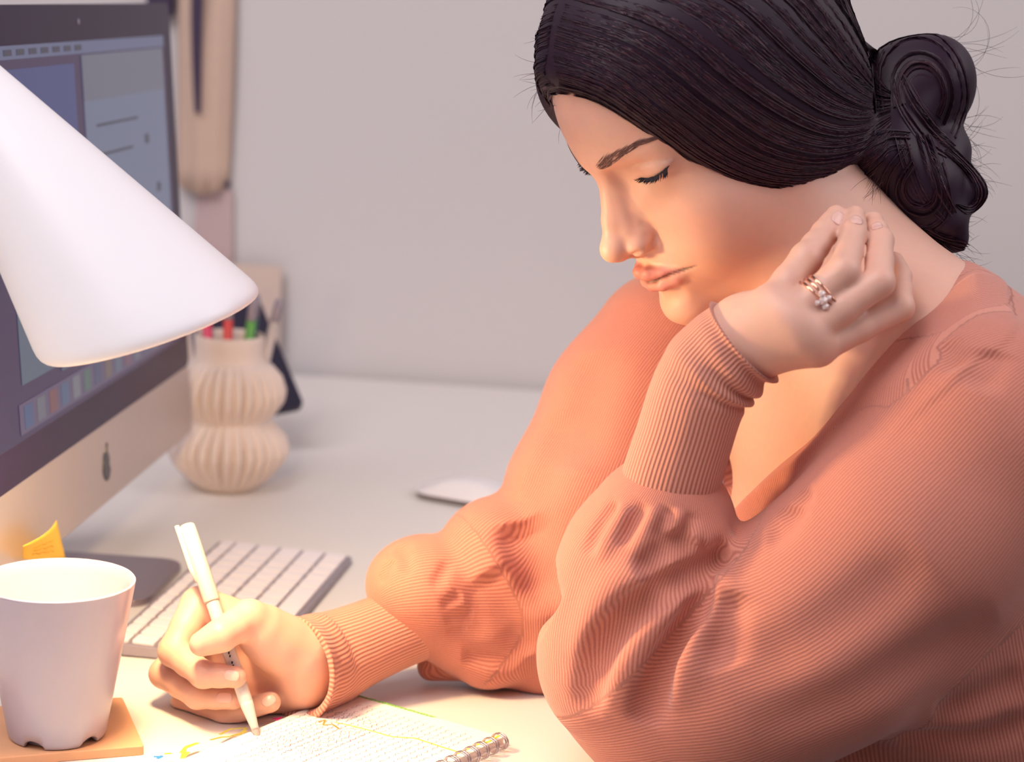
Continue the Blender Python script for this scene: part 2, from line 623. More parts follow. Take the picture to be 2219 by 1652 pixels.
# ------------------------------------------------------------------ dark phone leaning behind the vase
M_tab = mat('black phone shell', srgb(34, 26, 48), 0.4)
tb, tc, tl = Vector(P(556, 640, 2.15)), Vector(P(660, 884, 2.07)), Vector(P(606, 936, 2.045))
ex = (tc - tb).normalized()
TLEN = (tc - tb).length
ey = (tl - tc)
ey = (ey - ex * ey.dot(ex)).normalized()
TM = Matrix((ex, ey, ex.cross(ey))).transposed().to_4x4()
TM.translation = (tb + tc) / 2 + ey * 0.034
tab = empty('black_panel', (0, 0, 0), TM)
tag(tab, 'thin black rectangular panel leaning behind the ribbed cream vase', 'panel')
bm_obj('slab', slab_bm(rounded_rect(TLEN, 0.068, 0.008), -0.004, 0.004, TM, 0.001), M_tab, tab)
bm_obj('front_sheet', slab_bm(rounded_rect(TLEN - 0.01, 0.06, 0.004), 0.004, 0.0043, TM), M_glass, tab)
bm_obj('back_sheet', slab_bm(rounded_rect(TLEN - 0.01, 0.06, 0.004), -0.0043, -0.004, TM), M_tab, tab)

# ------------------------------------------------------------------ cardboard sheet and things hung on the wall
M_card = mat('beige cardboard', srgb(206, 184, 172), 0.85)
M_bag = mat('natural canvas', srgb(206, 178, 160), 0.9, bump=0.3, bscale=900)
M_strap = mat('dark leather strap', srgb(58, 42, 70), 0.6)
M_pink = mat('pinkish paper', srgb(190, 165, 165), 0.85)


def wallM(px, py, off=0.012):
    """frame on the wall: x along it to the right, y up, z out of it"""
    r = FW + (px - CX) / FPX * CR - (py - CY) / FPX * CU
    n = np.array(wn)
    t = ((np.array(w0) + n * off - CAM) @ n) / (r @ n)
    q = CAM + t * r
    m = Matrix((wdir, Vector((0, 0, 1)), wn)).transposed().to_4x4()
    m.translation = Vector(q)
    return m


cm = wallM(524, 700, 0.016)
hcard = cm.translation.z + 0.072
cm.translation.z = 0.0
cardM = cm @ Matrix.Rotation(math.radians(-1.0), 4, 'X')
crd = bm_obj('cardboard_sheet', slab_bm([(-0.075, 0), (0.048, 0), (0.048, hcard), (-0.075, hcard)], -0.0015, 0.0015, cardM), M_card)
tag(crd, 'pale beige cardboard sheet standing against the wall behind the vase', 'cardboard')

bagM = wallM(447, 170, 0.006)
bag = empty('hanging_cloth', (0, 0, 0), bagM)
tag(bag, 'beige cloth with a dark strap hanging on the wall beside the screen', 'cloth')
vs, fs = [], []
nu, nv = 12, 16
for j in range(nv + 1):
    for i in range(nu + 1):
        s, t = i / nu, j / nv
        w = 0.036 - 0.006 * (1 - t) ** 2
        x = (s * 2 - 1) * w + 0.001 * math.sin(5 * t) - 0.004 * (1 - t) * (s < 0.3)
        y = -0.127 + 0.33 * t + 0.012 * math.sin(math.pi * s) * (t < 0.02) * -1
        z = 0.022 * math.sin(math.pi * min(1, s)) ** 0.6 * (0.5 + 0.5 * math.sin(math.pi * min(1, t * 1.1 + 0.08))) + 0.003 * math.sin(s * 19)
        vs.append(bagM @ Vector((x, y, max(0.0, z))))
for j in range(nv):
    for i in range(nu):
        a = j * (nu + 1) + i
        fs.append((a, a + 1, a + nu + 2, a + nu + 1))
bo = mesh_obj('cloth_body', vs, fs, M_bag, bag)
so = bo.modifiers.new('thickness', 'SOLIDIFY')
so.thickness = 0.002
so.offset = -1
vs, fs = [], []
for k in range(13):
    t = k / 12
    yy = 0.215 - 0.255 * t
    xx = -0.002 - 0.003 * math.sin(3 * t)
    hw = 0.0075 * (1 - 0.55 * t ** 3)
    for dx, dz in ((-hw, 0.026), (hw, 0.026), (hw, 0.029), (-hw, 0.029)):
        vs.append(bagM @ Vector((xx + dx, yy, dz)))
for k in range(12):
    for e in range(4):
        fs.append((4 * k + e, 4 * k + (e + 1) % 4, 4 * k + 4 + (e + 1) % 4, 4 * k + 4 + e))
fs += [(3, 2, 1, 0), (48, 49, 50, 51)]
mesh_obj('strap', vs, fs, M_strap, bag, False)
tube_obj('hook', [bagM @ Vector((0, 0.203, 0.0)), bagM @ Vector((0, 0.203, 0.03)), bagM @ Vector((0, 0.215, 0.034))], 0.003, M_strap, bag, 8)
ppM = wallM(466, 490, 0.003)
pp = bm_obj('paper_sheet', slab_bm([(-0.030, -0.075), (0.024, -0.075), (0.022, 0.044), (-0.022, 0.050)], 0.0, 0.0012, ppM), M_pink)
tag(pp, 'pinkish paper sheet on the wall under the hanging beige cloth', 'paper')
tube_obj('clip', [ppM @ Vector((-0.016, 0.044, 0.003)), ppM @ Vector((0.0, 0.050, 0.004)), ppM @ Vector((0.018, 0.053, 0.003))], 0.004, M_strap, pp, 8)
rlM = wallM(352, -20, 0.003)
rl = bm_obj('dark_strip', slab_bm(rounded_rect(0.032, 0.06, 0.003), 0.0, 0.014, rlM, 0.002), M_strap)
tag(rl, 'dark narrow strip fixed to the wall above the screen corner', 'strip')

# ------------------------------------------------------------------ coaster and cup
M_wood = mat('pale wood board', srgb(216, 160, 120), 0.55, vary=0.10, scale=30)
M_cup = mat('white glazed ceramic', srgb(164, 157, 174), 0.3, vary=0.01, Coat_Weight=0.2)
M_milk = mat('milky coffee', srgb(245, 235, 205), 0.25)
bq1, bq2 = Vector(onz(266, 1512, 0.006)), Vector(onz(312, 1616, 0.006))
ed = (bq1 - bq2)
ed.z = 0
bl = ed.length
ed.normalize()
ep = Vector((-ed.y, ed.x, 0))
cc = (bq1 + bq2) / 2 + ep * 0.075
CM = Matrix((-ep, ed, Vector((0, 0, 1)))).transposed().to_4x4()
CM.translation = Vector((cc.x, cc.y, 0))
coaster = bm_obj('wooden_coaster', slab_bm(rounded_rect(0.15, bl + 0.002, 0.002, 2), 0.0, 0.006, CM, 0.0006), M_wood)
tag(coaster, 'flat pale wooden board under the white cup', 'coaster')
cupc = Vector(onz(124, 1590, 0.0062))
cup = empty('cup', cupc)
tag(cup, 'tall white ceramic cup with notched foot on a wooden board', 'cup')
prof = [(0.024, 0.004), (0.0275, 0.0), (0.0295, 0.0004), (0.0305, 0.003), (0.0475, 0.098), (0.0478, 0.0995), (0.0470, 0.1005), (0.0458, 0.0995),
        (0.0290, 0.012), (0.026, 0.009), (0.0, 0.008)]
fine = []
for i in range(len(prof) - 1):
    k = 12 if i == 3 or i == 7 else 2
    for j in range(k):
        t = j / k
        fine.append((prof[i][0] * (1 - t) + prof[i + 1][0] * t, prof[i][1] * (1 - t) + prof[i + 1][1] * t))
fine.append(prof[-1])
v, f = lathe(fine, 192)
out = []
for x, y, z in v:
    r = math.hypot(x, y)
    a = math.atan2(y, x)
    if z < 0.009 and r > 0.023:
        for na in (-1.85, -0.62, 0.6, 1.9, 3.0):
            dd = abs((a - na + math.pi) % (2 * math.pi) - math.pi)
            if dd < 0.24:
                z = max(z, 0.0055 * (1 - (dd / 0.24) ** 2) ** 0.5)
    out.append(cupc + Vector((x, y, z)))
mesh_obj('cup_body', out, f, M_cup, cup)
lathe_obj('foot', [(0.0, 0.006), (0.0235, 0.006), (0.0235, 0.0003), (0.0, 0.0003)], M_cup, cup, 48, Matrix.Translation(cupc))
lathe_obj('drink', [(0.0, 0.0712), (0.036, 0.0712), (0.0402, 0.0716)], M_milk, cup, 64, Matrix.Translation(cupc))

# ------------------------------------------------------------------ desk lamp
M_shade = mat('white enamel lamp shade', srgb(246, 243, 246), 0.35, vary=0.005)
M_bulb = glow('warm bulb glass', srgb(255, 220, 170), 9.0)
M_cord = mat('white lamp metal', srgb(220, 216, 220), 0.3)
ld = 1.19
rimc = np.array(P(331, 709, ld))
ray = rimc - CAM
ray /= np.linalg.norm(ray)
e = 0.327 * CR - 0.945 * CU
e = e - ray * (e @ ray)
e /= np.linalg.norm(e)
ang = math.radians(9.5)
axis = math.cos(ang) * e + math.sin(ang) * ray            # out of the opening
LZ = Vector(-axis)
LM = frame(rimc, LZ.cross(Vector((0, 0, 1))).normalized(), LZ)
R0 = 254 / FPX * ld
apex = Vector(P(-297, -111, ld - 0.03)) - Vector(rimc)     # the shade leans: an oblique cone
apl = LM.to_3x3().inverted() @ apex
LEN = apl.z * 0.86
lamp_base_xy = Vector((P(-420, 900, 1.36)[0] - 0.2, 0.92, 0))
lamp = empty('desk_lamp', lamp_base_xy)
tag(lamp, 'white desk lamp with a cone shade lighting the notebook', 'lamp')


def shade_ring(z, dr=0.0):
    s = z / apl.z
    return [LM @ Vector((apl.x * s + (R0 * (1 - s) + dr) * math.cos(a), apl.y * s + (R0 * (1 - s) + dr) * math.sin(a), z)) for a in np.linspace(0, 2 * math.pi, 97)[:-1]]


rings_ = [shade_ring(z) for z in np.linspace(LEN, 0.010, 14)]
rings_ += [shade_ring(0.006, -0.0004), shade_ring(0.003, -0.0014), shade_ring(0.0010, -0.0030), shade_ring(0.0, -0.0046), shade_ring(0.0012, -0.0058), shade_ring(0.005, -0.0062)]
rings_ += [shade_ring(z, -0.0055) for z in np.linspace(0.012, LEN - 0.002, 12)]
vs = [v for r_ in rings_ for v in r_]
nr_ = 96
fs = [(i * nr_ + j, i * nr_ + (j + 1) % nr_, (i + 1) * nr_ + (j + 1) % nr_, (i + 1) * nr_ + j) for i in range(len(rings_) - 1) for j in range(nr_)]
fs.append(tuple(range(nr_)))
fs.append(tuple((len(rings_) - 1) * nr_ + j for j in range(nr_))[::-1])
mesh_obj('shade', vs, fs, M_shade, lamp)
LT = LM @ Matrix.Translation(Vector((apl.x * LEN / apl.z, apl.y * LEN / apl.z, 0)))
bulb_z = 0.036
BM = LM @ Matrix.Translation(Vector((apl.x * 0.12, apl.y * 0.12, 0)))
bp = [(0.0, bulb_z - 0.022)] + [(0.022 * math.sin(a), bulb_z - 0.022 * math.cos(a)) for a in np.linspace(0.2, 2.6, 10)] + [(0.011, bulb_z + 0.03), (0.011, bulb_z + 0.045)]
lathe_obj('bulb', bp, M_bulb, lamp, 32, BM)
tube_obj('socket', [BM @ Vector((0, 0, bulb_z + 0.04)), BM @ Vector((0, 0, bulb_z + 0.05)), LT @ Vector((0, 0, LEN - 0.004))], [0.013, 0.014, 0.014], M_cord, lamp, 20)
top = LT @ Vector((0, 0, LEN))
joint = top + apex.normalized() * 0.05
elbow_l = Vector((lamp_base_xy.x - 0.05, lamp_base_xy.y + 0.02, 0.36))
tube_obj('shade_neck', [top, top + apex.normalized() * 0.02, joint], [0.014, 0.010, 0.007], M_cord, lamp)
tube_obj('arm', [joint, elbow_l], 0.006, M_cord, lamp)
tube_obj('post', [elbow_l, lamp_base_xy + Vector((0, 0, 0.012))], 0.007, M_cord, lamp)
lathe_obj('base', [(0.0, 0.016), (0.07, 0.016), (0.078, 0.012), (0.08, 0.0), (0.0, 0.0)], M_cord, lamp, 48, Matrix.Translation(lamp_base_xy))
pl_ = bpy.data.lights.new('lamp_bulb_light', 'POINT')
pl_.energy = 6.8
pl_.color = (1.0, 0.70, 0.35)
pl_.shadow_soft_size = 0.022
plo = bpy.data.objects.new('lamp_bulb_light', pl_)
plo.location = BM @ Vector((0, 0, bulb_z - 0.027))
col.objects.link(plo)

# ------------------------------------------------------------------ spiral notebook
M_cover = mat('notebook board', srgb(232, 222, 210), 0.7)
M_page = mat('white notebook page', srgb(240, 234, 228), 0.8, vary=0.01)
M_ink = mat('pink ink writing', srgb(176, 110, 124), 0.9)
M_ink2 = mat('dark violet ink writing', srgb(112, 84, 108), 0.9)
M_wire = mat('silver spiral wire', srgb(190, 180, 186), 0.25, 0.9)
A_ = Vector(onz(752, 1499, 0.006))
B_ = Vector(onz(1092, 1597, 0.006))
ex = (A_ - B_)
NWD = ex.length
ex.normalize()                                             # away from the spiral
ey = Vector((-ex.y, ex.x, 0))                              # along the spiral, towards the camera
if ey.y > 0:
    ey = -ey
NL = 0.21
NM = Matrix((ex, ey, Vector((0, 0, 1)))).transposed().to_4x4()
left_handed = ex.cross(ey).z < 0
NM.translation = Vector((B_.x, B_.y, 0))
nbk = empty('spiral_notebook', (0, 0, 0), Matrix.Translation(Vector((B_.x, B_.y, 0))))
tag(nbk, 'open spiral notebook with handwritten coloured notes under the pen', 'notebook')


def nslab(name, x0, x1, y0, y1, z0, z1, m, parent=nbk):
    b = slab_bm([(x0, y0), (x1, y0), (x1, y1), (x0, y1)], z0, z1, NM)
    return bm_obj(name, b, m, parent)


nslab('back_cover', -0.002, NWD, 0, NL, 0.0, 0.0016, M_cover)
nslab('page_block', 0.0, NWD - 0.001, 0.0005, NL - 0.0005, 0.0016, 0.0054, M_page)
page = nslab('page', 0.0, NWD - 0.0005, 0.0003, NL - 0.0003, 0.0055, 0.0058, M_page)
for k in range(20):
    y = 0.007 + k * 0.0102
    pts = []
    for i in range(15):
        a = 2 * math.pi * i / 14
        pts.append(NM @ Vector((-0.0025 + 0.0062 * math.cos(a), y + 0.0014 * i / 14, 0.0058 + 0.0052 * math.sin(a))))
    tube_obj('wire_ring', pts, 0.00055, M_wire, nbk, 6)
    pts = [q + (NM @ Vector((0, 0.0022, 0)) - NM @ Vector((0, 0, 0))) for q in pts]
    tube_obj('wire_ring', pts, 0.00055, M_wire, nbk, 6)


INKZ = [0]


def scribble(name, lines, material, w=0.00017, parent=page):
    """flat handwriting: thin ribbons of ink lying on the page"""
    vs, fs = [], []
    for pts in lines:
        pts = np.asarray(pts, float)
        t = np.gradient(pts, axis=0)
        nn = np.stack([-t[:, 1], t[:, 0]], 1)
        nn /= np.linalg.norm(nn, axis=1)[:, None] + 1e-12
        b = len(vs)
        INKZ[0] = (INKZ[0] + 1) % 40
        for ii, (p, q) in enumerate(zip(pts, nn)):
            for s in (-1, 1):
                vs.append(NM @ Vector((p[0] + s * w * q[0], p[1] + s * w * q[1], 0.00590 + INKZ[0] * 2e-6 + ii * 3e-6)))
        for i in range(len(pts) - 1):
            fs.append((b + 2 * i, b + 2 * i + 1, b + 2 * i + 3, b + 2 * i + 2))
    return mesh_obj(name, vs, fs, material, parent, False)


def word(x, y, L, amp=0.0011):
    n = max(6, int(L / 0.0007))
    s = np.linspace(0, 1, n)
    ph = rng.uniform(0, 6)
    return np.stack([np.full(n, x) + amp * np.sin(s * n * 0.9 + ph) * rng.uniform(0.4, 1.1, n), y + L * s], 1)


def text_block(x0, x1, y0, y1, step):
    ls = []
    x = x0
    while x < x1:
        y = y0 + rng.uniform(0, 0.004)
        yend = y1 - rng.uniform(0, 0.03)
        while y < yend:
            L = rng.uniform(0.004, 0.012)
            ls.append(word(x, y, min(L, yend - y + 0.001)))
            y += L + 0.0022
        x += step
    return ls


tag(scribble('handwriting', text_block(0.016, NWD - 0.022, 0.010, NL - 0.01, 0.0060), M_ink), kind='stuff')
tag(scribble('handwriting', text_block(0.070, NWD - 0.006, 0.030, 0.13, 0.0047), M_ink2), kind='stuff')


def px_page(x, y):
    q = Vector(onz(x, y, 0.006)) - NM.translation
    return (q.dot(ex), q.dot(ey))


hl = lambda n, r, g, b: mat(n, srgb(r, g, b), 0.85)
M_green, M_yel, M_mag, M_blue2, M_org, M_olive = hl('green marker', 120, 190, 60), hl('yellow marker', 240, 225, 60), hl('magenta ink', 200, 30, 130), hl('blue ink', 40, 120, 180), hl('orange ink', 220, 130, 50), hl('olive ink', 130, 120, 50)


def stroke(name, pxs, m, w):
    pts = np.array([px_page(*p) for p in pxs])
    k = np.linspace(0, len(pts) - 1, 6 * len(pts))
    q = np.stack([np.interp(k, np.arange(len(pts)), pts[:, i]) for i in (0, 1)], 1)
    return scribble(name, [q], m, w)


# green lettering along the far edge, letter by letter
gl = []
for k in range(19):
    t = k / 18
    x, y = 772 + (940 - 772) * t, 1506 + (1553 - 1506) * t
    a, b_ = px_page(x, y)
    h = 0.0022
    zig = [(a - h, b_), (a + h, b_ + 0.0006), (a - h * 0.6, b_ + 0.0014), (a + h, b_ + 0.0018)]
    if k % 3 == 1:
        zig = [(a - h, b_), (a + h, b_), (a + h, b_ + 0.0018), (a, b_ + 0.0018), (a, b_)]
    gl.append(zig)
scribble('green_lettering', gl, M_green, 0.0006)
stroke('yellow_underline', [(725, 1565), (790, 1580), (850, 1597), (900, 1600), (960, 1620), (1000, 1632)], M_yel, 0.0006)
stroke('yellow_mark', [(990, 1634), (1030, 1615), (1060, 1607), (1082, 1594)], M_yel, 0.0009)
stroke('orange_squiggle', [(690, 1566), (705, 1560), (700, 1572), (720, 1570), (735, 1580)], M_org, 0.0007)
stroke('magenta_flower', [(590, 1558), (606, 1556), (598, 1562), (610, 1554)], M_mag, 0.0009)
stroke('olive_drawing', [(476, 1592), (500, 1580), (535, 1578), (520, 1592), (500, 1596), (535, 1586)], M_olive, 0.0011)
stroke('orange_drawing', [(455, 1604), (480, 1598), (500, 1597)], M_org, 0.0011)
stroke('yellow_drawing', [(392, 1632), (405, 1618), (430, 1610), (400, 1622), (395, 1644), (408, 1630)], M_yel, 0.0013)
stroke('yellow_blob', [(356, 1634), (372, 1633)], M_yel, 0.0012)
stroke('blue_flower', [(333, 1640), (350, 1640), (340, 1645), (352, 1638)], M_blue2, 0.0013)

# ------------------------------------------------------------------ pen in the hand
M_clear = mat('clear plastic', srgb(246, 236, 230), 0.12, vary=0.0, Transmission_Weight=0.35, IOR=1.2)
M_capp = mat('frosted clear cap', srgb(250, 240, 225), 0.2, vary=0.0, Transmission_Weight=0.35)
M_refill = mat('grey ink refill', srgb(190, 172, 176), 0.4)
M_tip = mat('pale metal tip', srgb(190, 165, 150), 0.3, 0.8)
M_print = mat('black barrel print', srgb(40, 34, 44), 0.6)
ptip, ptop = np.array(P(567, 1622, 1.281)), np.array(P(404, 1138, 1.325))
pd = (ptop - ptip)
PL = np.linalg.norm(pd)
pd /= PL
pen = empty('gel_pen', Vector(ptip))
tag(pen, 'clear gel pen with posted cap held in the writing hand', 'pen')
pt = lambda s: ptip + pd * s
tube_obj('tip', [pt(0.0), pt(0.003), pt(0.010), pt(0.012)], [0.0004, 0.0007, 0.0013, 0.0014], M_tip, pen, 12)
tube_obj('nose_cone', [pt(0.008), pt(0.016), pt(0.028), pt(0.032)], [0.0016, 0.0028, 0.0042, 0.0043], M_clear, pen, 20)
tube_obj('collar', [pt(0.0315), pt(0.0355)], 0.0035, mat('white collar', srgb(245, 240, 235), 0.4), pen, 16)
tube_obj('barrel', [pt(0.030), pt(0.031), pt(0.135), pt(0.136)], [0.0040, 0.0044, 0.0044, 0.0042], M_clear, pen, 20)
tube_obj('refill', [pt(0.012), pt(0.034), pt(0.128)], 0.0024, M_refill, pen, 12)
tube_obj('cap', [pt(0.100), pt(0.101), pt(0.150), pt(PL - 0.001), pt(PL)], [0.0050, 0.0054, 0.0054, 0.0052, 0.004], M_capp, pen, 20)
side = -CR * 0.0068 + CU * 0.0012 - FW * 0.001
tube_obj('clip', [pt(PL - 0.002) + side, pt(0.122) + side, pt(0.113) + side * 0.85], [0.0016, 0.0016, 0.0010], M_capp, pen, 10)
for k in range(9):
    if k in (2, 6):
        continue
    s = 0.0565 + 0.0022 * k
    box('barrel_print', (0.0010, 0.0005, 0.0016), frame(pt(s) - FW * 0.0045 + CR * 0.0004, Vector(CR), Vector(pd)), M_print, pen)

# ================================================================== the person
# ---- implicit surfaces: smooth unions of tapered limbs and ellipsoids, meshed by sparse surface nets
def smin(a, b, k):
    if k <= 0:
        return np.minimum(a, b)
    h = np.maximum(k - np.abs(a - b), 0) / k
    return np.minimum(a, b) - h * h * k * 0.25


def smax(a, b, k):
    return -smin(-a, -b, k)


def f_cone(p, a, b, ra, rb):
    a, b = np.asarray(a, float), np.asarray(b, float)
    ab = b - a
    t = np.clip(((p - a) @ ab) / (ab @ ab + 1e-12), 0, 1)
    q = p - a - t[:, None] * ab
    return np.sqrt(np.einsum('ij,ij->i', q, q)) - (ra + (rb - ra) * t)


def f_chain(p, pts, rad, k=0.0):
    d = None
    for i in range(len(pts) - 1):
        e_ = f_cone(p, pts[i], pts[i + 1], rad[i], rad[i + 1])
        d = e_ if d is None else smin(d, e_, k)
    return d


def f_ell(p, c, r, R=None):
    q = p - np.asarray(c, float)
    if R is not None:
        q = q @ R                                   # columns of R are the axes
    r = np.asarray(r, float)
    k0 = np.sqrt(((q / r) ** 2).sum(1))
    k1 = np.sqrt(((q / (r * r)) ** 2).sum(1)) + 1e-9
    return k0 * (k0 - 1) / k1


class Field:
    """ordered list of primitives, each limited to a bounding box"""

    def __init__(self):
        self.ops = []

    def add(self, fn, lo, hi, k, op='u'):
        self.ops.append((fn, np.asarray(lo, float) - k - 0.012, np.asarray(hi, float) + k + 0.012, k, op))

    def cone(self, a, b, ra, rb, k=0.01, op='u'):
        a, b = np.asarray(a, float), np.asarray(b, float)
        r = max(ra, rb)
        self.add(lambda p: f_cone(p, a, b, ra, rb), np.minimum(a, b) - r, np.maximum(a, b) + r, k, op)

    def chain(self, pts, rad, k=0.01, kj=0.0, op='u'):
        pts = np.asarray(pts, float)
        r = max(rad)
        self.add(lambda p: f_chain(p, pts, rad, kj), pts.min(0) - r, pts.max(0) + r, k, op)

    def ell(self, c, r, R=None, k=0.01, op='u'):
        c = np.asarray(c, float)
        m = max(r)
        self.add(lambda p: f_ell(p, c, r, R), c - m, c + m, k, op)

    def field(self, other, lo, hi, k, op='u'):
        self.add(other, lo, hi, k, op)

    def __call__(self, p):
        d = np.full(len(p), 0.25)
        for fn, lo, hi, k, op in self.ops:
            m = np.all((p > lo) & (p < hi), axis=1)
            if not m.any():
                continue
            v = fn(p[m])
            if op == 'u':
                d[m] = smin(d[m], v, k)
            else:
                d[m] = smax(d[m], -v, k)
        return d


def surface_nets(fn, lo, hi, h, B=5, slack=1.0, force=None):
    lo, hi = np.asarray(lo, float), np.asarray(hi, float)
    C4 = 4
    nc = np.ceil((hi - lo) / (h * B * C4)).astype(int)
    N = nc * C4 * B + 4
    mesh3 = lambda n: np.stack(np.meshgrid(*[np.arange(k) for k in n], indexing='ij'), -1).reshape(-1, 3)

    def par(f, arr, step):
        with ThreadPoolExecutor(4) as ex:
            return list(ex.map(f, [arr[s:s + step] for s in range(0, len(arr), step)]))

    bi = mesh3(nc)
    d = np.concatenate(par(fn, lo + (bi + 0.5) * h * B * C4, 400))
    bi = bi[np.abs(d) < h * B * C4 * 0.87 * 1.15 * slack + 0.003]
    bi = (bi[:, None] * C4 + mesh3((C4,) * 3)[None]).reshape(-1, 3)
    d = np.concatenate(par(fn, lo + (bi + 0.5) * h * B, 3000))
    keep = np.abs(d) < h * B * 0.87 * 1.2 * slack + 0.001
    if force is not None:
        keep |= force(lo + (bi + 0.5) * h * B) & (np.abs(d) < 0.045)
    bi = bi[keep]
    g = mesh3((B + 1,) * 3)
    off = np.array([(i, j, k) for i in (0, 1) for j in (0, 1) for k in (0, 1)])
    edges = [(a, b) for a in range(8) for b in range(a + 1, 8) if np.abs(off[a] - off[b]).sum() == 1]
    sx, sy = int(N[1] * N[2]), int(N[2])

    def work(b):
        v = fn((lo + (b[:, None, :] * B + g[None]) * h).reshape(-1, 3)).reshape(len(b), B + 1, B + 1, B + 1)
        c8 = [v[:, i:B + i, j:B + j, k:B + k] for i, j, k in off]
        cnt = sum((c < 0).astype(np.int8) for c in c8)
        act = (cnt > 0) & (cnt < 8)
        w = np.argwhere(act)
        if not len(w):
            return None
        vals = np.stack([c[act] for c in c8], 1)
        acc = np.zeros((len(w), 3))
        num = np.zeros(len(w))
        for a, e2 in edges:
            va, vb = vals[:, a], vals[:, e2]
            m = (va < 0) != (vb < 0)
            t = np.where(m, va / np.where(m, va - vb, 1), 0)
            acc += np.where(m[:, None], off[a] + t[:, None] * (off[e2] - off[a]), 0)
            num += m
        cell = b[w[:, 0]] * B + w[:, 1:]
        # the three edges at the lowest corner of each cell
        ed = np.stack([np.where((vals[:, 0] < 0) != (vals[:, c] < 0), np.where(vals[:, 0] < 0, 1, -1), 0) for c in (4, 2, 1)], 1)
        return cell[:, 0].astype(np.int64) * sx + cell[:, 1] * sy + cell[:, 2], lo + (cell + acc / num[:, None]) * h, ed

    parts = [r for r in par(work, bi, 400) if r is not None]
    cid, cpos, eds = (np.concatenate([r[i] for r in parts]) for i in range(3))
    o = np.argsort(cid)
    cid, cpos, eds = cid[o], cpos[o], eds[o]
    strides = [sx, sy, 1]
    faces = []
    for ax in range(3):
        u, v = strides[(ax + 1) % 3], strides[(ax + 2) % 3]
        m = eds[:, ax] != 0
        base = cid[m]
        quad = np.stack([base, base - u, base - u - v, base - v], 1)
        q = np.minimum(np.searchsorted(cid, quad), len(cid) - 1)
        ok = (cid[q] == quad).all(1)
        q = q[ok]
        flip = eds[m, ax][ok] < 0
        q[flip] = q[flip][:, ::-1]
        faces.append(q)
    return cpos, np.concatenate(faces)


def np_mesh(name, V, Fq, material, parent=None, attrs=None):
    me = bpy.data.meshes.new(name)
    me.vertices.add(len(V))
    me.vertices.foreach_set('co', np.ascontiguousarray(V, np.float32).ravel())
    n = Fq.shape[1]
    me.loops.add(Fq.size)
    me.loops.foreach_set('vertex_index', np.ascontiguousarray(Fq, np.int32).ravel())
    me.polygons.add(len(Fq))
    me.polygons.foreach_set('loop_start', np.arange(0, Fq.size, n, dtype=np.int32))
    me.polygons.foreach_set('use_smooth', np.ones(len(Fq), bool))
    for k, (typ, arr) in (attrs or {}).items():
        a = me.attributes.new(k, typ, 'POINT')
        a.data.foreach_set('color' if typ == 'FLOAT_COLOR' else 'value', np.ascontiguousarray(arr, np.float32).ravel())
    me.update()
    me.validate()
    me.materials.append(material)
    return link(bpy.data.objects.new(name, me), parent)


def grad(fn, p, e_=0.0006):
    g_ = np.empty_like(p)
    for i in range(3):
        dp = np.zeros(3)
        dp[i] = e_
        g_[:, i] = fn(p + dp) - fn(p - dp)
    return g_ / (np.linalg.norm(g_, axis=1)[:, None] + 1e-12)


def project(fn, p, level=0.0, it=6):
    p = np.array(p, float)
    for _ in range(it):
        d = fn(p) - level
        p -= grad(fn, p) * np.clip(d, -0.02, 0.02)[:, None] * 0.9
    return p


def trace(fn, pxs, d0=0.95, steps=90, level=0.0):
    """follow camera rays onto a surface: 3-D points of traced photo positions"""
    pxs = np.asarray(pxs, float)
    r = FW + (pxs[:, :1] - CX) / FPX * CR - (pxs[:, 1:2] - CY) / FPX * CU
    rl = np.linalg.norm(r, axis=1)
    t = np.full(len(pxs), d0)
    best, bt = np.full(len(pxs), 9.0), t.copy()
    for _ in range(steps):
        d = fn(CAM + t[:, None] * r) - level
        m = d < best - 1e-5
        best[m], bt[m] = d[m], t[m]
        t = t + np.clip(d, -0.01, 0.05) / rl * 0.8
    p = CAM + bt[:, None] * r
    return project(fn, p, level, 4)


# ---- head pose (columns: left, forward, up in camera right/up/towards coordinates)
_H = np.array([[0.478, -0.7593, -0.4415], [-0.1649, -0.5713, 0.8040], [0.8627, 0.3115, 0.3983]])
HB = np.stack([_H[0, i] * CR + _H[1, i] * CU - _H[2, i] * FW for i in range(3)], 1)
HO = P(1299, 391, 1.240)
HS = 1.0


def to_local(p):
    return (p - HO) @ HB * (1000.0 / HS)


def to_world(q):
    return HO + np.asarray(q, float) @ HB.T * (HS / 1000.0)


def lip_fields(p):
    up = f_chain(p, np.array([(0, 1.2, -68.6), (5, 1.2, -67.6), (14, -4.4, -69.2), (21, -11.0, -70.0), (28.0, -17.0, -70.0)]), [4.2, 4.3, 3.4, 2.6, 1.6], 1.5)
    lo_ = f_chain(p, np.array([(0, -1.6, -79.0), (9, -3.6, -78.4), (18, -9.6, -75.8), (27.0, -17.0, -71.2)]), [5.6, 5.3, 4.2, 1.9], 1.5)
    return up, lo_


SLIT = WING = NOSTRIL = CREASE = None


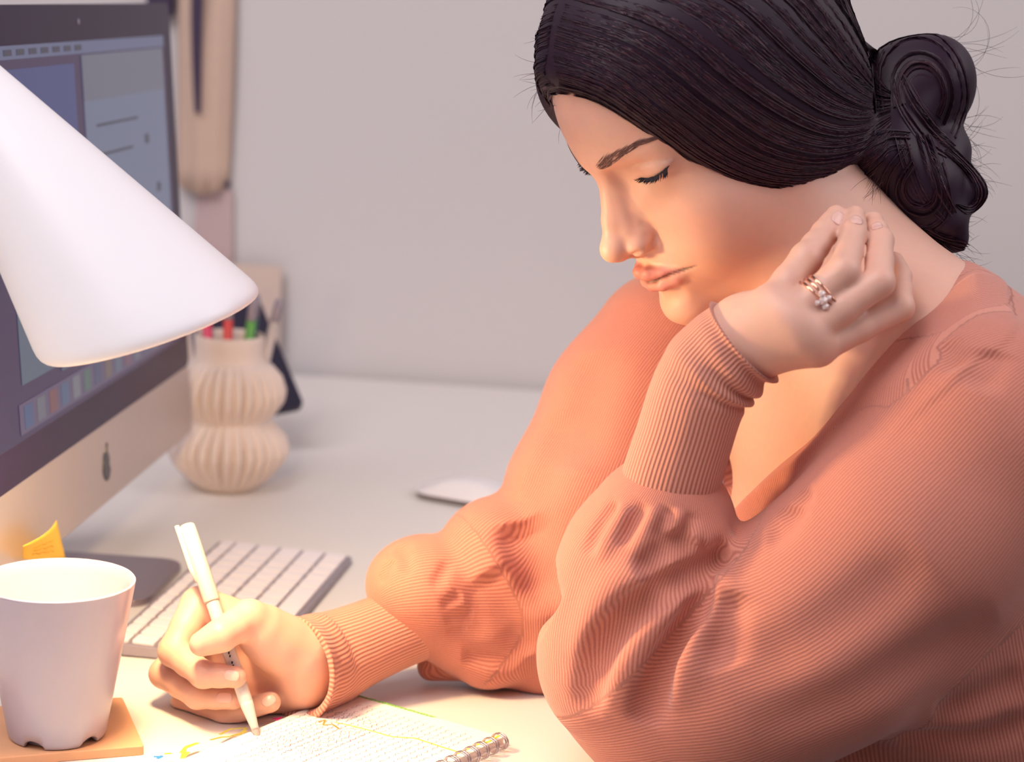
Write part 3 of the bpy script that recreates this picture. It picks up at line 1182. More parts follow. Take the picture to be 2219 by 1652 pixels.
def head_mm(q):
    """head surface in millimetres; x left, y forward, z up, origin at the root of the nose"""
    p = q.copy()
    p[:, 0] = np.abs(p[:, 0])
    x, y, z = p.T
    d = f_ell(p, (0, -97, 36), (74, 93, 82))
    d = smin(d, f_ell(p, (0, -60, 24), (53, 59, 50)), 20)
    d = smin(d, f_ell(p, (0, -60, -30), (56, 53, 78)), 20)
    d = smin(d, f_cone(p, (46, -82, -84), (8, -20, -102), 12, 12), 20)
    d = smin(d, f_cone(p, (52, -92, -40), (47, -84, -82), 14, 12), 20)
    d = smin(d, f_ell(p, (0, -14, -101), (14, 13, 13)), 12)
    d = smin(d, f_ell(p, (0, -27, -72), (26, 26, 25)), 14)
    d = smin(d, f_ell(p, (41, -47, -32), (19, 23, 18)), 16)
    d = smin(d, f_ell(p, (33, -43, -56), (24, 27, 28)), 20)
    d = smin(d, f_ell(p, (44, -74, -50), (20, 32, 40)), 20)
    d = smin(d, f_cone(p, (6, -9.5, 11), (38, -27, 15), 8, 7), 13)
    d = smax(d, -f_ell(p, (31, -4, -1), (17, 11, 9)), 10)
    d = smax(d, -f_ell(p, (15, -1, -7), (5, 7, 11)), 9)
    # nose
    ns = f_chain(p, np.array([(0, -9.5, 10), (0, -4.8, -3), (0, 5.0, -26), (0, 10.5, -40)]), [6.8, 5.0, 5.6, 7.4], 4)
    ns = smin(ns, f_cone(p, (5.5, -12, -14), (9.0, -7, -38), 5, 7), 7)
    ns = smin(ns, f_cone(p, (3.0, -5, -12), (5.5, 1, -37), 5, 6.6), 6)
    ns = smin(ns, f_ell(p, (0, 12.0, -43), (8.0, 9.0, 7.6)), 6)
    ns = smin(ns, f_ell(p, (11.2, -1.0, -46), (6.4, 9.5, 7.2)), 5.0)
    ns = smin(ns, f_cone(p, (0, 10, -49), (0, -1, -53.5), 3.2, 4.0), 4)
    d = smin(d, ns, 5)
    if NOSTRIL is not None:
        d = smax(d, -f_chain(p, NOSTRIL, [1.3, 2.0, 1.3]), 1.0)
    if WING is not None:
        d = smax(d, -f_chain(p, WING, [0.3, 0.9, 1.3, 1.4, 1.2, 0.7]), 2.4)
    # mouth
    up, lo_ = lip_fields(p)
    d = smin(d, up, 3.0)
    d = smin(d, lo_, 3.0)
    d = smax(d, -f_cone(p, (0, 7.0, -56), (0, 8.0, -64.5), 2.4, 2.6), 3)
    if SLIT is not None:
        d = smax(d, -f_chain(p, SLIT, [0.85] * (len(SLIT) - 2) + [0.6, 0.3]), 1.2)
    d = smax(d, -f_cone(p, (0, 3.5, -88.5), (13, -3.5, -87), 4, 3), 8)
    # eyes: downcast lids over the eyeballs
    e_ = (p - EYE) * np.array((0.72, 1, 1))
    s1 = np.sqrt((e_ ** 2).sum(1))
    pl2 = e_[:, 1] * math.sin(LASH) + (e_[:, 2] - 0.10 * e_[:, 0]) * math.cos(LASH)       # above the lash line
    upper = smax(s1 - 14.0, -pl2, 0.6)
    d = smin(d, s1 - 12.6, 3.5)
    d = smin(d, upper, 1.4)
    if CREASE is not None:
        d = smax(d, -f_chain(p, CREASE, [0.1, 0.5, 0.75, 0.8, 0.7, 0.2]), 1.5)
    # ears (under the hair)
    d = smin(d, f_ell(p, (72, -100, -8), (5, 16, 27)), 6)
    return d


EYE = np.array((30.5, -26.3, 1.2))
LASH = math.radians(24)
def lid_point(t, r):
    """a point of the lash line, t from -1.2 (inner) to 1.2 (outer corner)"""
    zz = 1.39 * math.sin(t) * 1.0
    return EYE + np.array((1.39 * r * math.sin(t), r * math.cos(t) * math.cos(LASH), -r * math.cos(t) * math.sin(LASH) + zz))


def head(p):
    return head_mm(to_local(p)) * (HS / 1000.0)


# features traced on the face: the line of the lips, the crease of the nostril wing, the nostril, the fold of the lid
def face_line(pxs, sink):
    q = trace(head, np.array(pxs, float), 1.0)
    q = to_local(q - grad(head, q) * sink)
    q[:, 0] = np.abs(q[:, 0])
    return q


_s = face_line([(1392, 608), (1404, 611), (1418, 610), (1435, 603), (1452, 595), (1468, 589), (1484, 584), (1498, 580), (1508, 576)], 0.0001)
_s = np.concatenate([[[0, _s[0, 1] + 0.3, _s[0, 2]]], _s[1:]])
_w = face_line([(1392, 480), (1410, 486), (1421, 500), (1422, 516), (1416, 531), (1404, 541)], 0.0)
_n = face_line([(1368, 553), (1380, 550), (1392, 546)], -0.0002)
_c = face_line([(1366, 366), (1378, 358), (1397, 353), (1420, 350), (1441, 347), (1457, 345)], 0.0001)
SLIT, WING, NOSTRIL, CREASE = _s, _w, _n, _c

# ---- hands: joints as photo position + depth
L_ = lambda *a: [P(*q) for q in a]
MMS = 0.001


def finger(F_, joints, rad, k=0.006):
    """one finger: bent chain with slightly swollen joints and a rounded tip"""
    pts = [np.asarray(j, float) for j in joints]
    out, rr = [], []
    for i in range(len(pts) - 1):
        out += [pts[i], pts[i] * 0.5 + pts[i + 1] * 0.5]
        rr += [rad[i], 0.5 * (rad[i] + rad[i + 1]) * 0.955]
    out.append(pts[-1])
    rr.append(rad[-1])
    F_.chain(out, rr, k, 0.0025)


def build_hand(Hn, wrist, mcps, fingers, thumb, palm_r, kf):
    w1, w2 = wrist
    for m, r in zip(mcps, palm_r):
        Hn.cone(w1 * 0.5 + w2 * 0.5 + (m - (w1 + w2) / 2) * 0.12, m, r * 1.05, r, 0.016)
    for f_ in fingers:
        finger(Hn, f_[0], f_[1], kf)
    if thumb:
        finger(Hn, thumb[0], thumb[1], 0.008)


# left hand, cheek resting on it
lh = Field()
wl = P(1602, 752, 1.168), P(1640, 735, 1.172)
mL = [P(1672, 664, 1.150), P(1712, 690, 1.143), P(1742, 722, 1.142), P(1772, 752, 1.148)]
lh.chain([P(1560, 800, 1.176), P(1615, 738, 1.168)], [0.0215, 0.0235], 0.01)
for m_, r_ in zip(mL, (0.0125, 0.0125, 0.012, 0.0115)):
    lh.cone(P(1622, 728, 1.168), m_, 0.0165, r_, 0.014)
finger(lh, [mL[0], P(1747, 560, 1.163), P(1788, 505, 1.178), P(1812, 467, 1.186)], [0.0112, 0.0092, 0.0078, 0.0062], 0.0025)
finger(lh, [mL[1], P(1828, 588, 1.143), P(1849, 506, 1.172), P(1853, 468, 1.186)], [0.0112, 0.0092, 0.0078, 0.0062], 0.0025)
finger(lh, [mL[2], P(1904, 612, 1.145), P(1908, 522, 1.176), P(1893, 480, 1.194)], [0.0108, 0.0090, 0.0076, 0.0060], 0.0025)
finger(lh, [mL[3], P(1950, 666, 1.158), P(1950, 600, 1.186), P(1938, 566, 1.198)], [0.0102, 0.0082, 0.0068, 0.0056], 0.0025)
# thumb goes under the jaw, away from the camera
finger(lh, [P(1632, 722, 1.182), P(1618, 704, 1.215), P(1650, 668, 1.242), P(1685, 640, 1.262)], [0.0140, 0.0110, 0.0095, 0.0075], 0.010)

# right hand, holding the pen
rh = Field()
rh.chain([P(800, 1394, 1.370), P(690, 1436, 1.348)], [0.0220, 0.0230], 0.01)
mR = [P(425, 1338, 1.345), P(412, 1388, 1.362), P(425, 1440, 1.368), P(455, 1480, 1.368)]
for m_, r_ in zip(mR, (0.0125, 0.0125, 0.012, 0.0115)):
    rh.cone(P(640, 1425, 1.348), m_, 0.0185, r_, 0.016)
# heel of the hand and ball of the thumb
rh.cone(P(655, 1470, 1.338), P(600, 1500, 1.345), 0.0200, 0.0160, 0.014)
rh.cone(P(655, 1415, 1.325), P(575, 1372, 1.312), 0.0200, 0.0165, 0.014)
finger(rh, [P(590, 1390, 1.315), P(540, 1340, 1.300), P(478, 1378, 1.283), P(437, 1396, 1.282)], [0.0165, 0.0118, 0.0105, 0.0080], 0.010)
rh.cone(P(520, 1352, 1.340), P(436, 1312, 1.338), 0.0150, 0.0125, 0.010)
finger(rh, [P(430, 1312, 1.335), P(376, 1412, 1.318), P(440, 1462, 1.296), P(512, 1468, 1.289)], [0.0120, 0.0100, 0.0088, 0.0068], 0.003)
finger(rh, [mR[1], P(356, 1460, 1.335), P(428, 1508, 1.312), P(506, 1516, 1.302)], [0.0115, 0.0098, 0.0086, 0.0068], 0.003)
finger(rh, [mR[2], P(402, 1522, 1.345), P(490, 1548, 1.322), P(586, 1522, 1.312)], [0.0112, 0.0092, 0.0084, 0.0068], 0.003)
finger(rh, [mR[3], P(445, 1552, 1.352), P(525, 1556, 1.336), P(600, 1506, 1.330)], [0.0105, 0.0086, 0.0078, 0.0062], 0.003)

# ---- neck, chest, shoulders, arms
SHL, SHR = P(2135, 900, 1.165), P(1485, 800, 1.44)
ELL, ELR = P(1405, 1490, 1.240), P(1235, 1400, 1.43)
NECK0, NECK1 = to_world((0, -104, -55)), P(1955, 790, 1.285)
saxis = (SHL - SHR) / np.linalg.norm(SHL - SHR)
tup = (NECK1 - P(2210, 1700, 1.33))
tup /= np.linalg.norm(tup)
saxis = saxis - tup * (saxis @ tup)
saxis /= np.linalg.norm(saxis)
tfw = np.cross(tup, saxis)
if tfw[0] > 0:
    tfw = -tfw
TR = np.stack([saxis, tfw, tup], 1)
bd = Field()
bd.cone(NECK0, NECK1, 0.055, 0.054, 0.02)
bd.cone(NECK1 + tfw * -0.01 - tup * 0.01, SHL, 0.040, 0.036, 0.04)
bd.cone(NECK1 + tfw * -0.01 - tup * 0.01, SHR, 0.040, 0.036, 0.04)
CHEST = P(1985, 1080, 1.30)
bd.ell(CHEST, (0.145, 0.095, 0.155), TR, 0.05)
bd.ell(CHEST + tfw * 0.055 + saxis * 0.07 - tup * 0.05, (0.062, 0.062, 0.07), TR, 0.03)
bd.ell(CHEST + tfw * 0.055 - saxis * 0.07 - tup * 0.05, (0.062, 0.062, 0.07), TR, 0.03)
bd.cone(SHL, ELL, 0.040, 0.032, 0.02)
bd.cone(SHR, ELR, 0.040, 0.032, 0.02)
bd.chain([ELL, P(1440, 1130, 1.206), P(1508, 885, 1.183), P(1560, 800, 1.176)], [0.030, 0.0235, 0.0225, 0.0220], 0.012)
bd.chain([ELR, P(1000, 1325, 1.398), P(800, 1394, 1.370)], [0.030, 0.024, 0.0220], 0.015)

BLO, BHI = np.array([-0.30, 0.95, -0.14]), np.array([0.60, 1.75, 0.80])


def desk_clip(p, d):
    """what rests on the desk is pressed flat against it"""
    m = ((p - np.array(edge0)) @ np.array(dv) < 0.004) & (p[:, 2] < 0.004) & (p[:, 2] > -0.08)
    d[m] = np.maximum(d[m], 0.0008 - p[m, 2])
    return d


def skin(p):
    d = bd(p)
    c = to_local(p)
    m = (np.abs(c[:, 0]) < 110) & (c[:, 1] > -215) & (c[:, 1] < 60) & (c[:, 2] > -150) & (c[:, 2] < 150)
    if m.any():
        d[m] = smin(d[m], head_mm(c[m]) * (HS / 1000), 0.022)
    d = smin(d, lh(p), 0.0025)
    d = smin(d, rh(p), 0.010)
    return desk_clip(p, d)


M_skin = bpy.data.materials.new('skin')
M_skin.use_nodes = True
nt = M_skin.node_tree
b_ = nt.nodes['Principled BSDF']
b_.inputs['Roughness'].default_value = 0.48
b_.inputs['Subsurface Weight'].default_value = 0.25
b_.inputs['Subsurface Radius'].default_value = (1.0, 0.35, 0.2)
b_.inputs['Subsurface Scale'].default_value = 0.004
at = nt.nodes.new('ShaderNodeAttribute')
at.attribute_name = 'tint'
nz = nt.nodes.new('ShaderNodeTexNoise')
nz.inputs['Scale'].default_value = 90
mx = nt.nodes.new('ShaderNodeMix')
mx.data_type = 'RGBA'
mx.blend_type = 'MULTIPLY'
mx.inputs[0].default_value = 0.10
nt.links.new(at.outputs['Color'], mx.inputs[6])
nt.links.new(nz.outputs['Color'], mx.inputs[7])
nt.links.new(mx.outputs[2], b_.inputs['Base Color'])
nz2 = nt.nodes.new('ShaderNodeTexNoise')
nz2.inputs['Scale'].default_value = 1400
bp_ = nt.nodes.new('ShaderNodeBump')
bp_.inputs['Strength'].default_value = 0.08
bp_.inputs['Distance'].default_value = 0.0006
nt.links.new(nz2.outputs['Fac'], bp_.inputs['Height'])
nt.links.new(bp_.outputs['Normal'], b_.inputs['Normal'])

V, Q = surface_nets(skin, BLO, BHI, VOX)
base = np.array(srgb(226, 176, 156)[:3])
tint = np.tile(np.append(base, 1.0), (len(V), 1))
qv = to_local(V)
qm = qv.copy()
qm[:, 0] = np.abs(qm[:, 0])
near = (np.abs(qv) < 130).all(1) & (qv[:, 1] > -60)
up, lo_ = lip_fields(qm[near])
lip = np.clip((1.4 - np.minimum(up, lo_ + 0.2)) / 1.6, 0, 1) * (qm[near][:, 2] < -61.5) * (qm[near][:, 2] > -83) * (qm[near][:, 1] > -19.5)
lipc = np.array(srgb(206, 130, 122)[:3])
tint[near, :3] = tint[near, :3] * (1 - lip[:, None]) + lipc * lip[:, None]
slit = np.clip(-f_chain(qm[near], SLIT, [1.5] * (len(SLIT) - 2) + [1.2, 0.8]) / 0.8, 0, 1) * 0.72
tint[near, :3] *= (1 - slit[:, None])
blush = np.exp(-(((qm[near] - np.array((40, -24, -38))) / np.array((16, 20, 14))) ** 2).sum(1)) * 0.5
bc = np.array(srgb(222, 150, 130)[:3])
tint[near, :3] = tint[near, :3] * (1 - blush[:, None]) + bc * blush[:, None]
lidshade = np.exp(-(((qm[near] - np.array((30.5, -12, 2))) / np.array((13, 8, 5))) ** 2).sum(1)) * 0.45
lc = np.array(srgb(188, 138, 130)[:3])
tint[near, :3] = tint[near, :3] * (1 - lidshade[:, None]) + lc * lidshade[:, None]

person = np_mesh('person', V, Q, M_skin, None, {'tint': ('FLOAT_COLOR', tint)})
tag(person, 'person in a salmon knit sweater writing at the desk, cheek resting on one hand', 'person')
print('skin', len(V), len(Q))

# ---- brows and lashes: single hairs rooted on the skin
M_hair = bpy.data.materials.new('dark brown hair')
M_hair.use_nodes = True
nt = M_hair.node_tree
b_ = nt.nodes['Principled BSDF']
b_.inputs['Roughness'].default_value = 0.5
b_.inputs['Specular IOR Level'].default_value = 0.35
b_.inputs['Anisotropic'].default_value = 0.6
at = nt.nodes.new('ShaderNodeAttribute')
at.attribute_name = 'shade'
rp = nt.nodes.new('ShaderNodeValToRGB')
rp.color_ramp.elements[0].color = srgb(24, 12, 34)
rp.color_ramp.elements[1].color = srgb(76, 40, 50)
nt.links.new(at.outputs['Fac'], rp.inputs['Fac'])
nt.links.new(rp.outputs['Color'], b_.inputs['Base Color'])
M_brow = mat('brow hair', srgb(112, 78, 76), 0.7)
M_lash = mat('black lashes', srgb(22, 14, 28), 0.5)


def ribbons(name, curves, nrm, rad, material, parent):
    """many flat hairs lying on a surface in one mesh; curves, nrm: arrays (n, m, 3)"""
    n, m, _ = curves.shape
    tan = np.gradient(curves, axis=1)
    w = np.cross(tan, nrm)
    w /= np.linalg.norm(w, axis=2)[..., None] + 1e-12
    r = np.broadcast_to(rad, (n, m))[..., None]
    tw = rng.uniform(-0.5, 0.5, (n, 1, 1))
    V_ = np.stack([curves - w * r - nrm * r * tw, curves + w * r + nrm * r * tw], 2).reshape(-1, 3)
    i = np.arange(n)[:, None] * m * 2
    j = np.arange(m - 1)[None, :] * 2
    Fq = np.stack([i + j, i + j + 1, i + j + 3, i + j + 2], -1).reshape(-1, 4)
    return np_mesh(name, V_, Fq, material, parent, {'shade': ('FLOAT', np.repeat(rng.uniform(0, 1, n) ** 1.5, m * 2))})


def hairs_mesh(name, curves, rad, material, parent, sides=3):
    """many thin tapering tubes in one mesh; curves: array (n, m, 3)"""
    curves = np.asarray(curves, float)
    n, m, _ = curves.shape
    tan = np.gradient(curves, axis=1)
    tan /= np.linalg.norm(tan, axis=2)[..., None] + 1e-12
    ref = np.array([0.3, 0.8, 0.52])
    u = np.cross(tan, ref)
    u /= np.linalg.norm(u, axis=2)[..., None] + 1e-9
    w = np.cross(tan, u)
    r = np.asarray(rad, float)
    if r.ndim == 0:
        r = np.full((n, m), float(r))
    elif r.ndim == 1:
        r = np.broadcast_to(r, (n, m))
    rings = []
    for k in range(sides):
        a = 2 * math.pi * k / sides
        rings.append(curves + r[..., None] * (math.cos(a) * u + math.sin(a) * w))
    V_ = np.stack(rings, 2).reshape(-1, 3)
    i = np.arange(n)[:, None, None] * m * sides
    j = np.arange(m - 1)[None, :, None] * sides
    k = np.arange(sides)[None, None, :]
    k2 = (k + 1) % sides
    Fq = np.stack([i + j + k, i + j + k2, i + j + sides + k2, i + j + sides + k], -1).reshape(-1, 4)
    sh = np.repeat(rng.uniform(0, 1, n), m * sides)
    return np_mesh(name, V_, Fq, material, parent, {'shade': ('FLOAT', sh)})


for sgn in (1, -1):
    cl = np.array([(9, 0, 12.0), (18, -4, 15.0), (28, -9, 18.0), (38, -17, 20.5), (47, -26, 19.5)])
    cs = []
    n = 220
    for i in range(n):
        t = rng.uniform(0, 1) ** 0.9 * 4
        k = min(int(t), 3)
        c = cl[k] * (1 - (t - k)) + cl[k + 1] * (t - k)
        dr = cl[k + 1] - cl[k]
        dr = dr / np.linalg.norm(dr)
        wdt = 2.5 * (1 - (t / 4) ** 1.5 * 0.75) * (0.55 + 0.45 * min(1, t * 2))
        c = c + np.array((0, 0, rng.uniform(-wdt, wdt)))
        L = rng.uniform(4.5, 7.5)
        dr = dr + np.array((0, 0, rng.uniform(-0.05, 0.38) * (1.1 - t / 4)))
        cs.append([c + dr * L * s + np.array((0, 0.0, 0)) for s in np.linspace(0, 1, 5)])
    cs = np.array(cs)
    cs[..., 0] *= sgn
    pw = to_world(cs.reshape(-1, 3))
    pw = project(head, pw, 0.0003, 5).reshape(n, 5, 3)
    hairs_mesh('eyebrow', pw, np.array([0.00014, 0.00016, 0.00014, 0.0001, 0.00003]), M_brow, person)
    # lashes along the lower rim of the upper lid
    cs = []
    nl = 120
    for i in range(nl):
        t = rng.uniform(-1.05, 1.15)
        root = lid_point(t, 13.9) + np.array((0, 0, 0.3))
        out = np.array((math.sin(t) * 0.55 + 0.10, 0.62, -0.62 - 0.1 * rng.uniform()))
        L = rng.uniform(6.0, 8.5) * (0.75 + 0.25 * max(0, t))
        cur = [root + out * L * s + np.array((0, 0, 2.4 * s * s)) + np.array((0.5 * rng.uniform(-1, 1) * s, 0, 0)) for s in np.linspace(0, 1, 6)]
        cs.append(cur)
    cs = np.array(cs)
    cs[..., 0] *= sgn
    hairs_mesh('eyelash', to_world(cs.reshape(-1, 3)).reshape(nl, 6, 3), np.array([0.00045, 0.0004, 0.00034, 0.00026, 0.00016, 0.00004]), M_lash, person)
    lid = np.array([lid_point(t, 13.8) for t in np.linspace(-1.15, 1.25, 20)])
    lid[:, 0] *= sgn
    hairs_mesh('lash_line', to_world(lid)[None], np.r_[0.0002, np.full(18, 0.0006), 0.0003], M_lash, person, 6)

# ---- hair: a solid swept-back mass with a low bun, covered with strands
HAIR_EDGE = [(4, 76), (0, 69), (-7, 57), (-20, 23), (-33, -4), (-50, -30), (-86, -59), (-122, -68), (-140, -65), (-160, -58), (-215, -45), (-220, 160), (10, 160)]
HE = np.array(HAIR_EDGE, float)


def poly_sd(pt, poly):
    """signed distance to a polygon in the plane"""
    d = np.full(len(pt), 1e9)
    inside = np.zeros(len(pt), bool)
    n = len(poly)
    for i in range(n):
        a, b = poly[i], poly[(i + 1) % n]
        e_ = b - a
        w = pt - a
        t = np.clip((w @ e_) / (e_ @ e_), 0, 1)
        q = w - t[:, None] * e_
        d = np.minimum(d, (q ** 2).sum(1))
        c = ((a[1] <= pt[:, 1]) & (b[1] > pt[:, 1])) | ((b[1] <= pt[:, 1]) & (a[1] > pt[:, 1]))
        xs = a[0] + (pt[:, 1] - a[1]) / (b[1] - a[1] + 1e-12) * (b[0] - a[0])
        inside ^= c & (pt[:, 0] < xs)
    d = np.sqrt(d)
    return np.where(inside, -d, d)


def hair_cap_mm(q):
    p = q.copy()
    p[:, 0] = np.abs(p[:, 0])
    d = f_ell(p, (0, -100, 40), (83, 105, 88))
    d = smin(d, f_ell(p, (0, -66, 36), (54, 67, 52)), 18)
    d = smin(d, f_ell(p, (50, -108, -14), (30, 66, 56)), 24)
    e_ = poly_sd(p[:, 1:], HE)
    d = smax(d, e_, 9)
    # hair falling past the far temple
    return smin(d, f_ell(q, (-50, -28, 40), (10, 15, 27)), 10)


bun = Field()
bun.ell(P(1985, 195, 1.31), (0.036, 0.036, 0.034), None, 0.012)
bun.ell(P(1930, 270, 1.30), (0.026, 0.03, 0.028), None, 0.02)
bun.ell(P(2036, 162, 1.30), (0.019, 0.020, 0.022), None, 0.015)
bun.ell(P(1990, 400, 1.29), (0.028, 0.03, 0.030), None, 0.010)
bun.ell(P(2050, 330, 1.30), (0.016, 0.02, 0.018), None, 0.012)
bun.ell(P(2085, 415, 1.30), (0.016, 0.018, 0.015), None, 0.008)
bun.ell(P(2030, 475, 1.29), (0.020, 0.020, 0.015), None, 0.010)
bun.ell(P(2065, 515, 1.295), (0.010, 0.012, 0.010), None, 0.006)
bun.ell(P(1905, 330, 1.275), (0.022, 0.024, 0.02), None, 0.02)


def hair(p):
    d = bun(p)
    c = to_local(p)
    m = (np.abs(c[:, 0]) < 120) & (c[:, 1] > -230) & (c[:, 1] < 40) & (c[:, 2] > -100) & (c[:, 2] < 160)
    if m.any():
        d[m] = smin(d[m], hair_cap_mm(c[m]) * 0.001, 0.010)
    return d


Vh, Qh = surface_nets(hair, (-0.02, 1.0, 0.29), (0.42, 1.55, 0.78), VOX * 1.5)
hairo = np_mesh('hair', Vh, Qh, M_hair, person, {'shade': ('FLOAT', np.full(len(Vh), 0.2))})
tag(hairo, 'dark brown hair swept over the temple into a loose low bun')

GUIDES = [
    [(1206, 205), (1296, 222), (1410, 293), (1490, 352), (1592, 402), (1740, 420), (1852, 400), (1912, 350)],
    [(1212, 178), (1300, 207), (1420, 287), (1500, 343), (1600, 393), (1740, 411), (1850, 393), (1915, 345)],
    [(1200, 130), (1320, 170), (1450, 265), (1560, 345), (1680, 390), (1800, 385), (1880, 350), (1925, 310)],
    [(1205, 80), (1350, 130), (1500, 240), (1620, 325), (1730, 360), (1830, 350), (1900, 315), (1930, 285)],
    [(1220, 30), (1400, 90), (1560, 210), (1680, 290), (1780, 320), (1860, 310), (1905, 285), (1930, 265)],
    [(1240, -20), (1450, 50), (1620, 180), (1730, 250), (1810, 280), (1870, 275), (1910, 260), (1930, 250)],
    [(1300, -60), (1520, 10), (1680, 140), (1780, 215), (1840, 240), (1880, 245), (1910, 240), (1930, 235)],
    [(1400, -90), (1620, -20), (1740, 90), (1810, 160), (1860, 200), (1890, 215), (1910, 220), (1930, 220)],
    [(1550, -100), (1720, -40), (1800, 40), (1850, 110), (1880, 155), (1895, 180), (1910, 195), (1930, 205)],
    [(1690, -130), (1800, -70), (1858, 5), (1889, 78), (1898, 128), (1906, 160), (1916, 182), (1932, 198)]]
GA = np.array(GUIDES, float)


def cat(a, t):
    """catmull-rom along axis 0 at parameters t (in index units)"""
    n = len(a)
    t = np.clip(t, 0, n - 1 - 1e-6)
    i = t.astype(int)
    f = (t - i).reshape((-1,) + (1,) * (a.ndim - 1))
    g = lambda k: a[np.clip(k, 0, n - 1)]
    p0, p1, p2, p3 = g(i - 1), g(i), g(i + 1), g(i + 2)
    return 0.5 * (2 * p1 + (p2 - p0) * f + (2 * p0 - 5 * p1 + 4 * p2 - p3) * f ** 2 + (3 * p1 - p0 - 3 * p2 + p3) * f ** 3)


NT, NV = 30, 48
gl = np.stack([cat(GA[i], np.linspace(0, 7, NT)) for i in range(10)])           # guides x along x 2
grid = cat(gl, np.linspace(0, 9, NV))                                          # across x along x 2
G3 = trace(hair, grid.reshape(-1, 2), 0.95).reshape(NV, NT, 3)
GN = grad(hair, G3.reshape(-1, 3)).reshape(NV, NT, 3)


def fbm1(x, seed):
    r = np.random.default_rng(seed)
    tab = r.uniform(-1, 1, 512)
    i = np.floor(x).astype(int)
    f = x - i
    f = f * f * (3 - 2 * f)
    return tab[i % 512] * (1 - f) + tab[(i + 1) % 512] * f


def sheet_strands(n, lift, mirror):
    v = np.sort(rng.uniform(0, NV - 1, n))
    t0 = np.where(rng.uniform(size=n) < 0.8, 0.0, rng.uniform(0, 0.4, n))
    t1 = np.where(rng.uniform(size=n) < 0.8, 1.0, rng.uniform(0.7, 1.0, n))
    m = 20
    tt = (t0[:, None] + (t1 - t0)[:, None] * np.linspace(0, 1, m)) * (NT - 1)
    vv = np.clip(v[:, None] + 0.9 * fbm1(tt * 0.16 + v[:, None] * 7.3, 3), 0, NV - 1.001)
    i, j = vv.astype(int), np.clip(tt, 0, NT - 1.001).astype(int)
    fi, fj = (vv - i)[..., None], (tt - j)[..., None]
    i2, j2 = np.minimum(i + 1, NV - 1), np.minimum(j + 1, NT - 1)
    bil = lambda A: (A[i, j] * (1 - fi) + A[i2, j] * fi) * (1 - fj) + (A[i, j2] * (1 - fi) + A[i2, j2] * fi) * fj
    p, nn = bil(G3), bil(GN)
    off_ = lift * (0.35 + 0.65 * fbm1(vv * 1.1 + tt * 0.05, 11)[..., None]) + 0.0009 * fbm1(vv * 4.7, 5)[..., None]
    p = p + nn * np.maximum(off_, -0.0002)
    if mirror:
        q = to_local(p.reshape(-1, 3))
        q[:, 0] *= -1
        p = to_world(q).reshape(p.shape)
        ql = nn.reshape(-1, 3) @ HB
        ql[:, 0] *= -1
        nn = (ql @ HB.T).reshape(p.shape)
    return p, nn


taper = np.r_[np.linspace(0.00002, 0.00030, 4), np.full(12, 0.00032), np.linspace(0.0003, 0.0001, 4)]
p_, n_ = sheet_strands(15000, 0.0013, False)
tag(ribbons('hair_strands', p_, n_, taper, M_hair, person), kind='stuff')
p_, n_ = sheet_strands(3000, 0.0013, True)
tag(ribbons('hair_strands', p_, n_, taper * 2.0, M_hair, person), kind='stuff')

# bun: bands of strands wound over the lobes
BANDS = [
    ([(1895, 250), (1888, 140), (1930, 72), (1990, 54), (2050, 77), (2093, 140), (2104, 220), (2075, 305)],
     [(1965, 245), (1957, 205), (1970, 172), (1995, 160), (2020, 170), (2034, 196), (2034, 230), (2018, 262)], 3000),
    ([(1925, 170), (1950, 245), (2000, 315), (2050, 345)], [(1970, 150), (2010, 215), (2055, 268), (2078, 305)], 900),
    ([(1960, 315), (1915, 370), (1906, 430), (1937, 483), (2000, 512), (2050, 488), (2065, 430), (2045, 350)],
     [(1990, 350), (1968, 388), (1972, 420), (1992, 438), (2010, 432), (2020, 410), (2013, 385), (2003, 362)], 2400),
    ([(2048, 308), (2100, 355), (2137, 405), (2134, 440), (2100, 466), (2072, 448)], [(2048, 345), (2078, 372), (2100, 405), (2102, 424), (2090, 438), (2072, 440)], 900),
    ([(1935, 295), (1955, 360), (1985, 430), (2040, 482)], [(2045, 290), (2062, 330), (2075, 380), (2085, 450)], 900),
    ([(1980, 500), (2030, 525), (2075, 545), (2092, 540)], [(2020, 488), (2050, 500), (2085, 506), (2096, 522)], 260),
    ([(1880, 390), (1905, 360), (1930, 330), (1975, 325)], [(1900, 240), (1915, 250), (1935, 262), (1965, 270)], 900),
]
taper2 = np.r_[np.linspace(0.00012, 0.00032, 5), np.full(10, 0.00034), np.linspace(0.0003, 0.0001, 5)]
allb, alln = [], []
for ba, bb, cnt in BANDS:
    ba, bb = cat(np.array(ba, float), np.linspace(0, len(ba) - 1, 20)), cat(np.array(bb, float), np.linspace(0, len(bb) - 1, 20))
    if len(bb) and cnt > 400:
        bb = bb * 0.35 + bb.mean(0) * 0.65 if cnt >= 1000 else bb
    w = np.linspace(0, 1, 14)[:, None, None]
    gp = ba[None] * (1 - w) + bb[None] * w
    g3 = trace(hair, gp.reshape(-1, 2), 1.05).reshape(14, 20, 3)
    gn = grad(hair, g3.reshape(-1, 3)).reshape(14, 20, 3)
    v = rng.uniform(0, 12.999, cnt)
    jj = np.arange(20)[None]
    vv = np.clip(v[:, None] + 0.5 * fbm1(jj * 0.2 + v[:, None] * 5.1, 21), 0, 12.999)
    i = vv.astype(int)
    f = (vv - i)[..., None]
    p = g3[i, jj] * (1 - f) + g3[i + 1, jj] * f
    nn = gn[i, jj] * (1 - f) + gn[i + 1, jj] * f
    p = p + nn * np.maximum(0.0020 * fbm1(vv * 1.3 + jj * 0.04, 31)[..., None] + 0.0008 * fbm1(vv * 5.0, 8)[..., None], -0.0003)
    allb.append(p)
    alln.append(nn)
bs = ribbons('bun_strands', np.concatenate(allb), np.concatenate(alln), taper2, M_hair, person)
